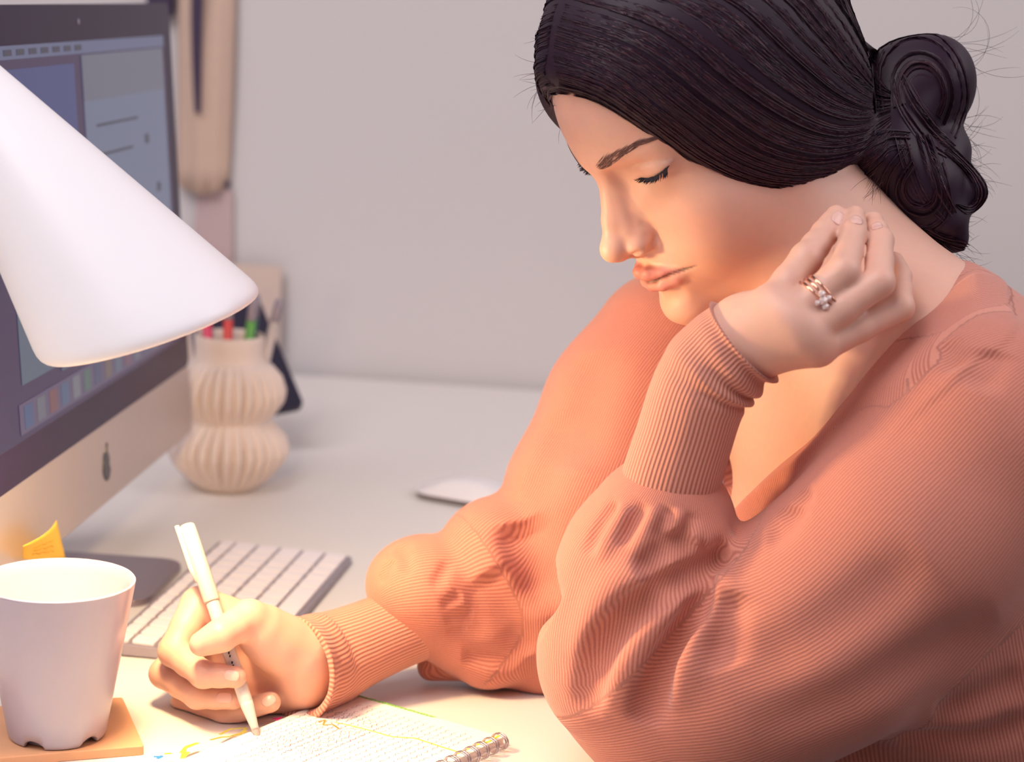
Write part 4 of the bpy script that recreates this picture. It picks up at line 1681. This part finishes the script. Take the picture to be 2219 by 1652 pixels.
tag(bs, kind='stuff')

# loose flyaway hairs around the outline
fl = []


def fly(n, c0, c1, curl, length, depth, jit):
    for _ in range(n):
        t = rng.uniform()
        a = np.array(c0) * (1 - t) + np.array(c1) * t + rng.normal(0, jit, 2)
        ang = rng.uniform(*curl)
        L = rng.uniform(*length)
        k = rng.uniform(-0.035, 0.035)
        pts, q = [], a.copy()
        d_ = depth + rng.uniform(-0.015, 0.015)
        for i in range(14):
            pts.append(P(q[0], q[1], d_ + 0.0006 * i))
            q = q + L / 14 * np.array((math.cos(ang), -math.sin(ang)))
            ang += k * L / 14 * 0.55
        fl.append(pts)


fly(16, (2040, 80), (2100, 160), (-1.4, 0.6), (90, 220), 1.305, 8)
fly(20, (2080, 250), (2070, 330), (-0.8, 1.0), (40, 120), 1.305, 8)
fly(16, (2070, 320), (2125, 400), (-0.6, 1.0), (40, 110), 1.30, 8)
fly(14, (2085, 470), (2090, 540), (-0.8, 1.0), (25, 70), 1.295, 6)
fly(24, (1990, 515), (2080, 560), (-0.9, -0.1), (40, 110), 1.272, 8)
fly(22, (1210, 60), (1180, 190), (2.2, 4.4), (40, 110), 1.245, 6)
fly(9, (1180, 180), (1215, 262), (2.6, 4.6), (30, 80), 1.245, 6)
fly(20, (1890, 380), (1915, 400), (3.6, 4.8), (25, 60), 1.222, 5)
fs_ = hairs_mesh('flyaway_hairs', np.array(fl), np.r_[np.full(9, 0.00011), np.linspace(0.0001, 0.00004, 5)], M_hair, person)
tag(fs_, kind='stuff')

# ---- sweater
st = Field()                                               # body of the sweater
sl = Field()                                               # sleeves
NSL = [P(2165, 970, 1.165), P(1990, 1155, 1.175), P(1800, 1345, 1.195), P(1610, 1440, 1.220), P(1455, 1485, 1.240)]
NSR = [0.060, 0.064, 0.067, 0.066, 0.063]
NFA = [P(1440, 1488, 1.240), P(1375, 1425, 1.232), P(1390, 1290, 1.222), P(1425, 1180, 1.212), P(1445, 1110, 1.204)]
NFR = [0.059, 0.052, 0.048, 0.043, 0.0325]
FSL = [P(1460, 765, 1.44), P(1372, 895, 1.43), P(1290, 1080, 1.415), P(1225, 1240, 1.415), P(1200, 1380, 1.42)]
FSR = [0.060, 0.060, 0.060, 0.056, 0.042]
PELV = np.array([0.43, 1.40, -0.17])
st.ell(CHEST, (0.155, 0.103, 0.165), TR, 0.05)
st.ell(P(2120, 1420, 1.32), (0.150, 0.112, 0.22), TR, 0.06)
st.ell(PELV + np.array([-0.02, 0, 0.06]), (0.165, 0.125, 0.13), TR, 0.07)
for s_ in (1, -1):
    st.ell(CHEST + tfw * 0.058 + saxis * 0.07 * s_ - tup * 0.055, (0.068, 0.066, 0.075), TR, 0.03)
st.cone(NECK1 + tfw * -0.012 - tup * 0.008, SHL, 0.047, 0.056, 0.04)
st.cone(NECK1 + tfw * -0.012 - tup * 0.008, SHR, 0.047, 0.054, 0.04)
sl.chain(FSL, FSR, 0.018, 0.02)
sl.ell(P(1085, 1222, 1.40), (0.046, 0.055, 0.047), None, 0.010)
sl.chain([P(1120, 1300, 1.40), P(1170, 1420, 1.415)], [0.046, 0.030], 0.010)
sl.ell(P(928, 1268, 1.385), (0.043, 0.046, 0.034), None, 0.007)
sl.chain([P(960, 1320, 1.388), P(1060, 1400, 1.395)], [0.036, 0.030], 0.012)
sl.chain([P(935, 1445, 1.405), P(1040, 1436, 1.408), P(1190, 1430, 1.415)], [0.010, 0.013, 0.022], 0.006)
sl.chain(NSL, NSR, 0.010, 0.03)
nf = Field()                                               # forearm puff, folded against the upper sleeve
nf.chain(NFA, NFR, 0.010, 0.03)


def base_sw(p):
    return smin(smin(st(p), sl(p), 0.02), nf(p), 0.008)


def on(pxs, fn=None, d0=0.95):
    return trace(fn or base_sw, np.array(pxs, float), d0)


# folds of the cloth: photo line, height (negative = valley), width
FOLDS = []
for pxs, amp, wid in [
    ([(1575, 1188), (1510, 1237), (1440, 1275), (1370, 1320), (1320, 1385), (1285, 1465), (1262, 1545)], -0.036, 0.0080),
    ([(1590, 1158), (1500, 1203), (1420, 1236), (1340, 1280), (1288, 1350), (1245, 1440)], 0.011, 0.012),
    ([(1565, 1215), (1500, 1288), (1440, 1338), (1388, 1402), (1350, 1475), (1330, 1555)], 0.014, 0.011),
    ([(1558, 1250), (1505, 1330), (1465, 1390), (1433, 1450), (1407, 1520), (1394, 1570)], -0.036, 0.0080),
    ([(1590, 1245), (1545, 1320), (1505, 1390), (1475, 1455), (1445, 1535)], 0.013, 0.011),
    ([(1590, 1280), (1568, 1340), (1562, 1395), (1578, 1450)], -0.012, 0.011),
    ([(1500, 1160), (1450, 1190), (1405, 1225), (1385, 1255)], -0.018, 0.0065),
    ([(1530, 1170), (1490, 1195), (1455, 1212)], -0.006, 0.005),
    ([(1340, 1090), (1302, 1140), (1270, 1205)], -0.006, 0.0045),
    ([(1362, 1092), (1332, 1145), (1295, 1220)], 0.005, 0.005),
    ([(1398, 1092), (1372, 1140), (1345, 1190)], -0.005, 0.0045),
    ([(1425, 1096), (1402, 1150), (1368, 1205)], 0.005, 0.005),
    ([(1452, 1100), (1436, 1140), (1415, 1170)], -0.005, 0.0045),
    ([(1478, 1104), (1462, 1140), (1442, 1165)], 0.005, 0.005),
    ([(1500, 1112), (1490, 1140), (1478, 1155)], -0.005, 0.004),
    ([(2010, 1205), (1850, 1325), (1700, 1415), (1560, 1475)], -0.006, 0.017),
    ([(2160, 1325), (1980, 1440), (1800, 1530), (1620, 1580)], -0.006, 0.016),
    ([(1725, 1095), (1700, 1140), (1660, 1165)], -0.006, 0.009),
    ([(1760, 1060), (1730, 1100), (1715, 1130)], -0.004, 0.006),
    # far sleeve
    ([(1215, 890), (1185, 1010), (1150, 1100)], -0.006, 0.014),
    ([(1300, 760), (1262, 900), (1240, 1020)], -0.008, 0.018),
    ([(1120, 1130), (1160, 1230), (1195, 1340)], -0.026, 0.013),
    ([(1050, 1240), (1105, 1330), (1150, 1420)], -0.014, 0.011),
    ([(870, 1180), (880, 1215), (886, 1255)], -0.004, 0.004),
    ([(975, 1215), (955, 1250), (936, 1278)], -0.004, 0.004),
    ([(1000, 1290), (975, 1300), (952, 1312)], -0.004, 0.004),
    ([(1025, 1328), (990, 1336), (962, 1343)], -0.004, 0.004),
    ([(1010, 1362), (985, 1364), (966, 1366)], -0.003, 0.004),
    ([(850, 1215), (835, 1240), (830, 1265)], -0.004, 0.004),
    ([(1000, 1422), (1060, 1425), (1120, 1445)], -0.007, 0.006),
    # side of the body below the sleeve
    ([(2230, 1470), (2120, 1520), (2020, 1548)], -0.007, 0.010),
    ([(2240, 1560), (2140, 1602), (2040, 1608), (1930, 1592)], -0.008, 0.010),
    # shoulder gathers by the collar
    ([(2080, 800), (2060, 770), (2048, 745)], -0.004, 0.007),
    ([(2150, 760), (2140, 800), (2120, 850)], -0.004, 0.010),
]:
    q_ = on(cat(np.array(pxs, float), np.linspace(0, len(pxs) - 1, 4 * (len(pxs) - 1) + 1)))
    FOLDS.append((q_, amp, wid))


def fold_zone(p):
    m = np.zeros(len(p), bool)
    for q, amp, wid in FOLDS:
        if abs(amp) > 0.9 * wid:
            m |= ((p[:, None, :] - q[None, ::2]) ** 2).sum(2).min(1) < (2.2 * wid + 0.004) ** 2
    return m


def fold_offset(p, d):
    for q, amp, wid in FOLDS:
        lo_, hi_ = q.min(0) - 2.6 * wid, q.max(0) + 2.6 * wid
        m = np.where(np.all((p > lo_) & (p < hi_), axis=1))[0]
        if not len(m):
            continue
        pp = p[m]
        best = np.full(len(pp), 9.0)
        tt = np.zeros(len(pp))
        n = len(q) - 1
        for i in range(n):
            ab = q[i + 1] - q[i]
            t = np.clip(((pp - q[i]) @ ab) / (ab @ ab + 1e-12), 0, 1)
            r = pp - q[i] - t[:, None] * ab
            dd = np.einsum('ij,ij->i', r, r)
            k = dd < best
            best[k], tt[k] = dd[k], ((i + t) / n)[k]
        d[m] -= amp * np.exp(-best / wid ** 2) * np.clip(np.minimum(tt / 0.18, (1 - tt) / 0.3), 0.0, 1)
    return d


COLLAR = on([(2100, 596), (2088, 660), (2040, 720), (1980, 770), (1900, 830), (1840, 880), (1780, 950), (1730, 990), (1650, 1050), (1590, 1105), (1540, 1150)], st)
cl_ = (COLLAR - CHEST) @ TR                                 # along the shoulders, forward, up
nearc = cl_[:, [0, 2]]
AXF = ((NECK1 - CHEST) @ TR)[1] * 0.5
S0 = cl_[-1, 0] - 0.004                                      # the point of the V lies left of the breastbone
cphi = np.arctan2(np.maximum(cl_[:, 0] - S0, 0.0), cl_[:, 1] - AXF)
print('S0', S0)
o_ = np.argsort(cphi)
CPH, CUU = cphi[o_], np.maximum.accumulate(cl_[o_, 2])
CPH = np.r_[0.0, CPH, math.pi]
CUU = np.r_[CUU[0] - 0.04, CUU, CUU[-1] + 0.005]
_g = np.linspace(0, math.pi, 200)
_u = np.interp(_g, CPH, CUU)
_u = np.convolve(np.pad(_u, 4, 'edge'), np.ones(9) / 9, 'valid')
_sl = np.gradient(_u, _g)
print('collar phi', np.round(np.degrees(CPH)), np.round(CUU, 3))


def neck_cut(p):
    """signed distance (negative above) to the neckline, a curve of height over the angle round the neck"""
    q = (p - CHEST) @ TR
    q0 = q[:, 0] - S0
    ph = np.arctan2(np.abs(q0), q[:, 1] - AXF)
    ph = np.where(q0 < 0, ph - 0.45 * np.sin(ph), ph)
    rho = np.hypot(q0, q[:, 1] - AXF) + 0.01
    return (np.interp(ph, _g, _u) - q[:, 2]) / np.sqrt(1 + (np.interp(ph, _g, _sl) / rho) ** 2)


def sweater(p):
    d = st(p)
    m = np.abs(d) < 0.07
    if m.any():
        e_ = neck_cut(p[m])
        band = np.clip((0.016 - e_) / 0.003, 0, 1) * (e_ > -0.02)
        d[m] = smax(d[m] - 0.0018 * band, -e_, 0.003)
    d = smin(smin(d, sl(p), 0.02), nf(p), 0.008)
    return desk_clip(p, fold_offset(p, d))


Vs, Qs = surface_nets(sweater, (-0.25, 0.98, -0.30), (0.66, 1.72, 0.47), VOX * 1.25, slack=1.3, force=fold_zone)


def bone_rib(p, pts, R):
    """distance around a limb; the seam lies on the side away from the camera"""
    pts = cat(np.asarray(pts, float), np.linspace(0, len(pts) - 1, 6 * (len(pts) - 1) + 1))
    n = len(pts) - 1
    vt = np.gradient(pts, axis=0)
    vt /= np.linalg.norm(vt, axis=1)[:, None]
    best = np.full(len(p), 9.0)
    g_ = np.zeros(len(p))
    for i in range(n):
        ab = pts[i + 1] - pts[i]
        t = np.clip(((p - pts[i]) @ ab) / (ab @ ab), 0, 1)
        q = p - pts[i] - t[:, None] * ab
        d = np.einsum('ij,ij->i', q, q)
        m = d < best
        best[m], g_[m] = d[m], i + t[m]
    i = np.minimum(g_.astype(int), n - 1)
    f = (g_ - i)[:, None]
    c = pts[i] * (1 - f) + pts[i + 1] * f
    ax = vt[i] * (1 - f) + vt[i + 1] * f
    ax /= np.linalg.norm(ax, axis=1)[:, None]
    q = p - c
    e1 = -FW - ax * (ax @ -FW)[:, None]
    e1 /= np.linalg.norm(e1, axis=1)[:, None]
    e2 = np.cross(ax, e1)
    an = np.arctan2(np.einsum('ij,ij->i', q, e2), np.einsum('ij,ij->i', q, e1)) * R
    return np.sqrt(best), an


cands = [(*bone_rib(Vs, NSL, 0.068), 0.068), (*bone_rib(Vs, NFA, 0.052), 0.052), (*bone_rib(Vs, FSL, 0.07), 0.07),
         (*bone_rib(Vs, [P(1190, 1330, 1.41), P(920, 1330, 1.385)], 0.045), 0.050),
         (*bone_rib(Vs, [CHEST + tup * 0.10, PELV], 0.13), 0.120)]
plan = CR * 0.9 + CU * 0.25
cands[4] = (cands[4][0], Vs @ (plan / np.linalg.norm(plan)), 0.150)
dist = np.stack([c[0] - c[2] for c in cands], 1)
tor = (st(Vs) < np.minimum(sl(Vs), nf(Vs)) - 0.002) & ((Vs - CHEST) @ tup < 0.02)
dist[:, 4] = np.where(tor, -1.0, 1.0)
pick = dist.argmin(1)
rib = np.stack([c[1] for c in cands], 1)[np.arange(len(Vs)), pick]
ec = neck_cut(Vs)
# around the collar the ribs stand across the band
lc_ = (Vs - CHEST) @ TR
seg = nearc
bd_ = np.full(len(Vs), 9.0)
along = np.zeros(len(Vs))
acc_ = 0.0
for a, b in zip(seg[:-1], seg[1:]):
    e_ = b - a
    L = np.linalg.norm(e_)
    w_ = lc_[:, [0, 2]] - a
    t0_ = w_ @ e_ / L
    t = np.clip(t0_, 0, L)
    dd = np.linalg.norm(w_ - t[:, None] * e_ / L, axis=1)
    dd[(t0_ < -0.002) | (t0_ > L + 0.002)] += 0.01
    m = dd < bd_
    bd_[m], along[m] = dd[m], acc_ + t[m]
    acc_ += L
band = (ec < 0.017) & (ec > -0.01) & (bd_ < 0.019) & ((Vs - CHEST) @ TR[:, 1] > -0.12) & (st(Vs) < 0.006) & (np.minimum(sl(Vs), nf(Vs)) > 0.004)
rib[band] = along[band]


def knit_material(name, pitch, c_lo, c_hi, depth, marl=0.5):
    m = bpy.data.materials.new(name)
    m.use_nodes = True
    nt = m.node_tree
    b = nt.nodes['Principled BSDF']
    b.inputs['Roughness'].default_value = 0.85
    b.inputs['Sheen Weight'].default_value = 0.25
    b.inputs['Sheen Roughness'].default_value = 0.5
    b.inputs['Specular IOR Level'].default_value = 0.2
    at = nt.nodes.new('ShaderNodeAttribute')
    at.attribute_name = 'rib'
    mu = nt.nodes.new('ShaderNodeMath')
    mu.operation = 'MULTIPLY'
    mu.inputs[1].default_value = 2 * math.pi / pitch
    nt.links.new(at.outputs['Fac'], mu.inputs[0])
    si = nt.nodes.new('ShaderNodeMath')
    si.operation = 'SINE'
    nt.links.new(mu.outputs[0], si.inputs[0])
    ma = nt.nodes.new('ShaderNodeMapRange')
    ma.inputs['From Min'].default_value = -1
    ma.inputs['From Max'].default_value = 0.7
    nt.links.new(si.outputs[0], ma.inputs['Value'])
    tc = nt.nodes.new('ShaderNodeTexCoord')
    nz = nt.nodes.new('ShaderNodeTexNoise')
    nz.inputs['Scale'].default_value = 1500
    nz.inputs['Detail'].default_value = 3
    nt.links.new(tc.outputs['Object'], nz.inputs['Vector'])
    ad = nt.nodes.new('ShaderNodeMath')
    ad.operation = 'MULTIPLY_ADD'
    ad.inputs[1].default_value = marl
    nt.links.new(nz.outputs['Fac'], ad.inputs[0])
    mm = nt.nodes.new('ShaderNodeMath')
    mm.operation = 'MULTIPLY'
    mm.inputs[1].default_value = 1 - marl
    nt.links.new(ma.outputs[0], mm.inputs[0])
    nt.links.new(mm.outputs[0], ad.inputs[2])
    mx = nt.nodes.new('ShaderNodeMix')
    mx.data_type = 'RGBA'
    mx.inputs[6].default_value = c_lo
    mx.inputs[7].default_value = c_hi
    nt.links.new(ad.outputs[0], mx.inputs[0])
    nt.links.new(mx.outputs[2], b.inputs['Base Color'])
    bp = nt.nodes.new('ShaderNodeBump')
    bp.inputs['Strength'].default_value = 0.55
    bp.inputs['Distance'].default_value = depth
    nt.links.new(ad.outputs[0], bp.inputs['Height'])
    nt.links.new(bp.outputs['Normal'], b.inputs['Normal'])
    return m


KLO, KHI = srgb(158, 82, 70), srgb(221, 149, 128)
M_knit = knit_material('salmon fine rib knit', 0.0021, KLO, KHI, 0.0006)
M_cuff = knit_material('salmon cuff rib knit', 0.0029, KLO, srgb(226, 162, 140), 0.0011, 0.3)
sweater_o = np_mesh('sweater', Vs, Qs, M_knit, person, {'rib': ('FLOAT', rib)})
tag(sweater_o, 'salmon pink fine knit sweater with wide gathered sleeves and deep neckline')


def cuff(name, ctr, ra, rb, fold, n_th=120, n_t=70, lip=0.004):
    ctr = np.asarray(ctr, float)
    k = len(ctr) - 1
    tt = np.linspace(0, k, n_t)
    c = cat(ctr, tt)
    a_ = cat(np.asarray(ra, float)[:, None], tt)[:, 0]
    b2 = cat(np.asarray(rb, float)[:, None], tt)[:, 0]
    tan = np.gradient(c, axis=0)
    tan /= np.linalg.norm(tan, axis=1)[:, None]
    V_, R_ = [], []
    th = np.linspace(0, 2 * math.pi, n_th, endpoint=False)
    rings = list(range(n_t))
    seq = [(i, 0.0) for i in rings] + [(n_t - 1, -lip * 0.4), (n_t - 1, -lip), (n_t - 3, -lip * 1.1), (n_t - 8, -lip * 1.2)]
    for i, dr in seq:
        e1 = -FW - tan[i] * (-FW @ tan[i])
        e1 /= np.linalg.norm(e1)
        e2 = np.cross(tan[i], e1)
        s = i / (n_t - 1)
        f = fold(s, th)
        V_.append(c[i] + (np.cos(th) * (a_[i] + dr) * f)[:, None] * e1 + (np.sin(th) * (b2[i] + dr) * f)[:, None] * e2)
        R_.append(((th + math.pi) % (2 * math.pi) - math.pi) * 0.031)
    V_ = np.concatenate(V_)
    R_ = np.concatenate(R_)
    m = len(seq)
    i, j = np.meshgrid(np.arange(m - 1), np.arange(n_th), indexing='ij')
    j2 = (j + 1) % n_th
    Fq = np.stack([i * n_th + j, i * n_th + j2, (i + 1) * n_th + j2, (i + 1) * n_th + j], -1).reshape(-1, 4)
    return np_mesh(name, V_, Fq, M_cuff, sweater_o, {'rib': ('FLOAT', R_)})


def fold_near(s, th):
    w = np.clip((s - 0.60) / 0.10, 0, 1) * np.clip((1.0 - s) / 0.04, 0, 1)
    ph = s * 2 * math.pi * 7.0 + 0.9 * np.sin(th - 0.4)
    side_ = 0.55 + 0.45 * np.sin(th)
    flare = 1 + 0.10 * max(0, (s - 0.93) / 0.07) ** 2
    return (1 + 0.085 * w * np.sin(ph) * side_) * flare * (1 + 0.004 * np.sin(th * 9 + s * 5))


cuff('cuff', [P(1437, 1135, 1.204), P(1452, 1050, 1.197), P(1482, 950, 1.189), P(1512, 860, 1.181), P(1550, 795, 1.175), P(1612, 742, 1.168)],
     [0.0270, 0.0275, 0.0280, 0.0285, 0.0280, 0.0260], [0.0300, 0.0295, 0.0285, 0.0285, 0.0290, 0.0275], fold_near)


def fold_far(s, th):
    flare = 1 + 0.07 * max(0, (s - 0.88) / 0.12) ** 2
    return flare * (1 + 0.012 * np.sin(s * 40 + 1.5 * np.sin(th)) * (s > 0.8))


cuff('cuff', [P(930, 1338, 1.388), P(850, 1368, 1.376), P(770, 1402, 1.362), P(706, 1430, 1.350), P(640, 1450, 1.326)],
     [0.0270, 0.0275, 0.0275, 0.0290, 0.0310], [0.0265, 0.0270, 0.0285, 0.0320, 0.0330], fold_far)
print('sweater', len(Vs))

# ---- finger nails, rings
M_nail = mat('finger nail', srgb(226, 180, 168), 0.25, vary=0.01)


def nail(px, along_px, w, l, fn):
    q = trace(fn, np.array([px], float), 1.0)
    n_ = grad(fn, q)[0]
    q = q[0]
    a_ = trace(fn, np.array([along_px], float), 1.0)[0] - q
    a_ = a_ - n_ * (a_ @ n_)
    a_ /= np.linalg.norm(a_)
    s_ = np.cross(a_, n_)
    vs, fs = [], []
    nu, nv = 9, 9
    grid_ = []
    for j in range(nv):
        for i in range(nu):
            x, y = i / (nu - 1) * 2 - 1, j / (nv - 1) * 2 - 1
            sx = x * math.sqrt(1 - 0.42 * y * y)
            sy = y * math.sqrt(1 - 0.42 * x * x)
            grid_.append(q + s_ * sx * w + a_ * sy * l)
    g_ = project(fn, np.array(grid_), 0.00012, 5)
    c_ = (g_ - q)
    fs = [(j * nu + i, j * nu + i + 1, (j + 1) * nu + i + 1, (j + 1) * nu + i) for j in range(nv - 1) for i in range(nu - 1)]
    o = mesh_obj('fingernail', g_, fs, M_nail, person)
    so = o.modifiers.new('thickness', 'SOLIDIFY')
    so.thickness = 0.0003
    so.offset = 0
    return o


nail((1817, 472), (1830, 450), 0.0040, 0.0054, lh)
nail((1857, 476), (1860, 452), 0.0040, 0.0052, lh)
nail((1900, 490), (1894, 470), 0.0036, 0.0046, lh)
nail((503, 1464), (528, 1470), 0.0042, 0.0058, rh)
nail((486, 1512), (520, 1516), 0.0042, 0.0058, rh)
nail((583, 1518), (610, 1516), 0.0042, 0.0060, rh)

M_gold = mat('rose gold', srgb(236, 176, 150), 0.15, 1.0, vary=0.01)
M_gem = mat('pale pink crystal', srgb(255, 232, 226), 0.04, vary=0.0, Transmission_Weight=0.25, IOR=1.9)
fa, fb = mL[1], P(1828, 588, 1.143)
fdir = (fb - fa) / np.linalg.norm(fb - fa)
Lf = np.linalg.norm(fb - fa)
for k, (t, lab) in enumerate(((0.455, 'thin rose gold band nearest the knuckle'), (0.53, 'thin rose gold band in the middle'), (0.605, 'thin rose gold band nearest the fingertip'))):
    c_ = fa + fdir * (Lf * t)
    e1 = np.cross(fdir, FW)
    e1 /= np.linalg.norm(e1)
    e2 = np.cross(fdir, e1)
    ringp = []
    for a in np.linspace(0, 2 * math.pi, 40):
        dr = math.cos(a) * e1 + math.sin(a) * e2
        lo_r, hi_r = 0.004, 0.016
        for _ in range(22):
            mid = (lo_r + hi_r) / 2
            if lh((c_ + dr * mid)[None])[0] < 0:
                lo_r = mid
            else:
                hi_r = mid
        ringp.append(c_ + dr * min(lo_r + 0.0002, 0.0118))
    tag(tube_obj('ring', ringp, 0.0009, M_gold, person, 8), lab)
gc = trace(lh, np.array([(1782, 650)], float), 1.0)[0]
gn_ = grad(lh, gc[None])[0]
g1 = np.cross(fdir, gn_)
g1 /= np.linalg.norm(g1)
for dx, dy, r in ((0.0, 0.0, 0.0030), (0.0034, -0.0012, 0.0024), (-0.0036, 0.0016, 0.0024), (0.0010, 0.0034, 0.0018), (-0.0012, -0.0034, 0.0018)):
    b = bmesh.new()
    bmesh.ops.create_icosphere(b, subdivisions=1, radius=r)
    bmesh.ops.scale(b, vec=(1, 1, 0.7), verts=b.verts)
    bmesh.ops.transform(b, matrix=frame(gc + g1 * dx + fdir * dy + gn_ * 0.0016, Vector(g1), Vector(gn_)), verts=b.verts)
    bm_obj('ring_stone', b, M_gem, person)

# ---- trousers, shoes and the chair under the person
M_denim = mat('dark navy trousers', srgb(44, 38, 66), 0.85, vary=0.1, scale=300)
tr = Field()
HL, HR = PELV + np.array([0.0, -0.10, -0.02]), PELV + np.array([0.0, 0.10, -0.02])
KL_, KR_ = np.array([0.0, 1.24, -0.165]), np.array([0.0, 1.56, -0.165])
AL_, AR_ = np.array([0.06, 1.23, -0.655]), np.array([0.06, 1.57, -0.655])
tr.ell(PELV + np.array([0, 0, -0.02]), (0.13, 0.18, 0.105), None, 0.05)
for h_, k_, a_ in ((HL, KL_, AL_), (HR, KR_, AR_)):
    tr.cone(h_, k_, 0.085, 0.062, 0.05)
    tr.cone(k_, a_, 0.062, 0.045, 0.03)
Vt, Qt = surface_nets(tr, (-0.12, 1.05, -0.74), (0.65, 1.75, 0.0), 0.006)
tro = np_mesh('trousers', Vt, Qt, M_denim, person)
M_shoe = mat('dark leather shoe', srgb(36, 30, 40), 0.5)
for a_ in (AL_, AR_):
    sf = Field()
    sf.cone(a_ + np.array([0.02, 0, -0.03]), a_ + np.array([-0.15, 0, -0.045]), 0.040, 0.028, 0.02)
    Vt, Qt = surface_nets(lambda p: smax(sf(p), -(p[:, 2] - DZ - 0.001), 0.004), a_ + np.array([-0.22, -0.07, -0.10]), a_ + np.array([0.1, 0.07, 0.05]), 0.005)
    np_mesh('shoe', Vt, Qt, M_shoe, person)

M_chair = mat('dark navy chair fabric', srgb(40, 34, 58), 0.8, vary=0.1, scale=200)
M_cleg = mat('black chair steel', srgb(36, 32, 40), 0.4, 0.5)
cx_, cy_ = PELV[0] + 0.02, PELV[1]
chair = empty('chair', (cx_, cy_, DZ))
tag(chair, 'dark navy upholstered chair the person sits on', 'chair')
seat_top = PELV[2] - 0.115
box('seat', (0.44, 0.46, 0.06), Matrix.Translation((cx_, cy_, seat_top - 0.03)), M_chair, chair, 0.02, 3, True)
box('backrest', (0.05, 0.42, 0.40), Matrix.Translation((cx_ + 0.235, cy_, seat_top + 0.30)) @ Matrix.Rotation(0.12, 4, 'Y'), M_chair, chair, 0.02, 3, True)
for sy in (-0.14, 0.14):
    box('back_post', (0.02, 0.03, 0.22), Matrix.Translation((cx_ + 0.222, cy_ + sy, seat_top + 0.06)), M_cleg, chair, 0.003)
for sx in (-0.18, 0.18):
    for sy in (-0.19, 0.19):
        z0, z1 = DZ, seat_top - 0.06
        tube_obj('leg', [(cx_ + sx * 1.08, cy_ + sy * 1.08, z0), (cx_ + sx, cy_ + sy, z1)], 0.012, M_cleg, chair)
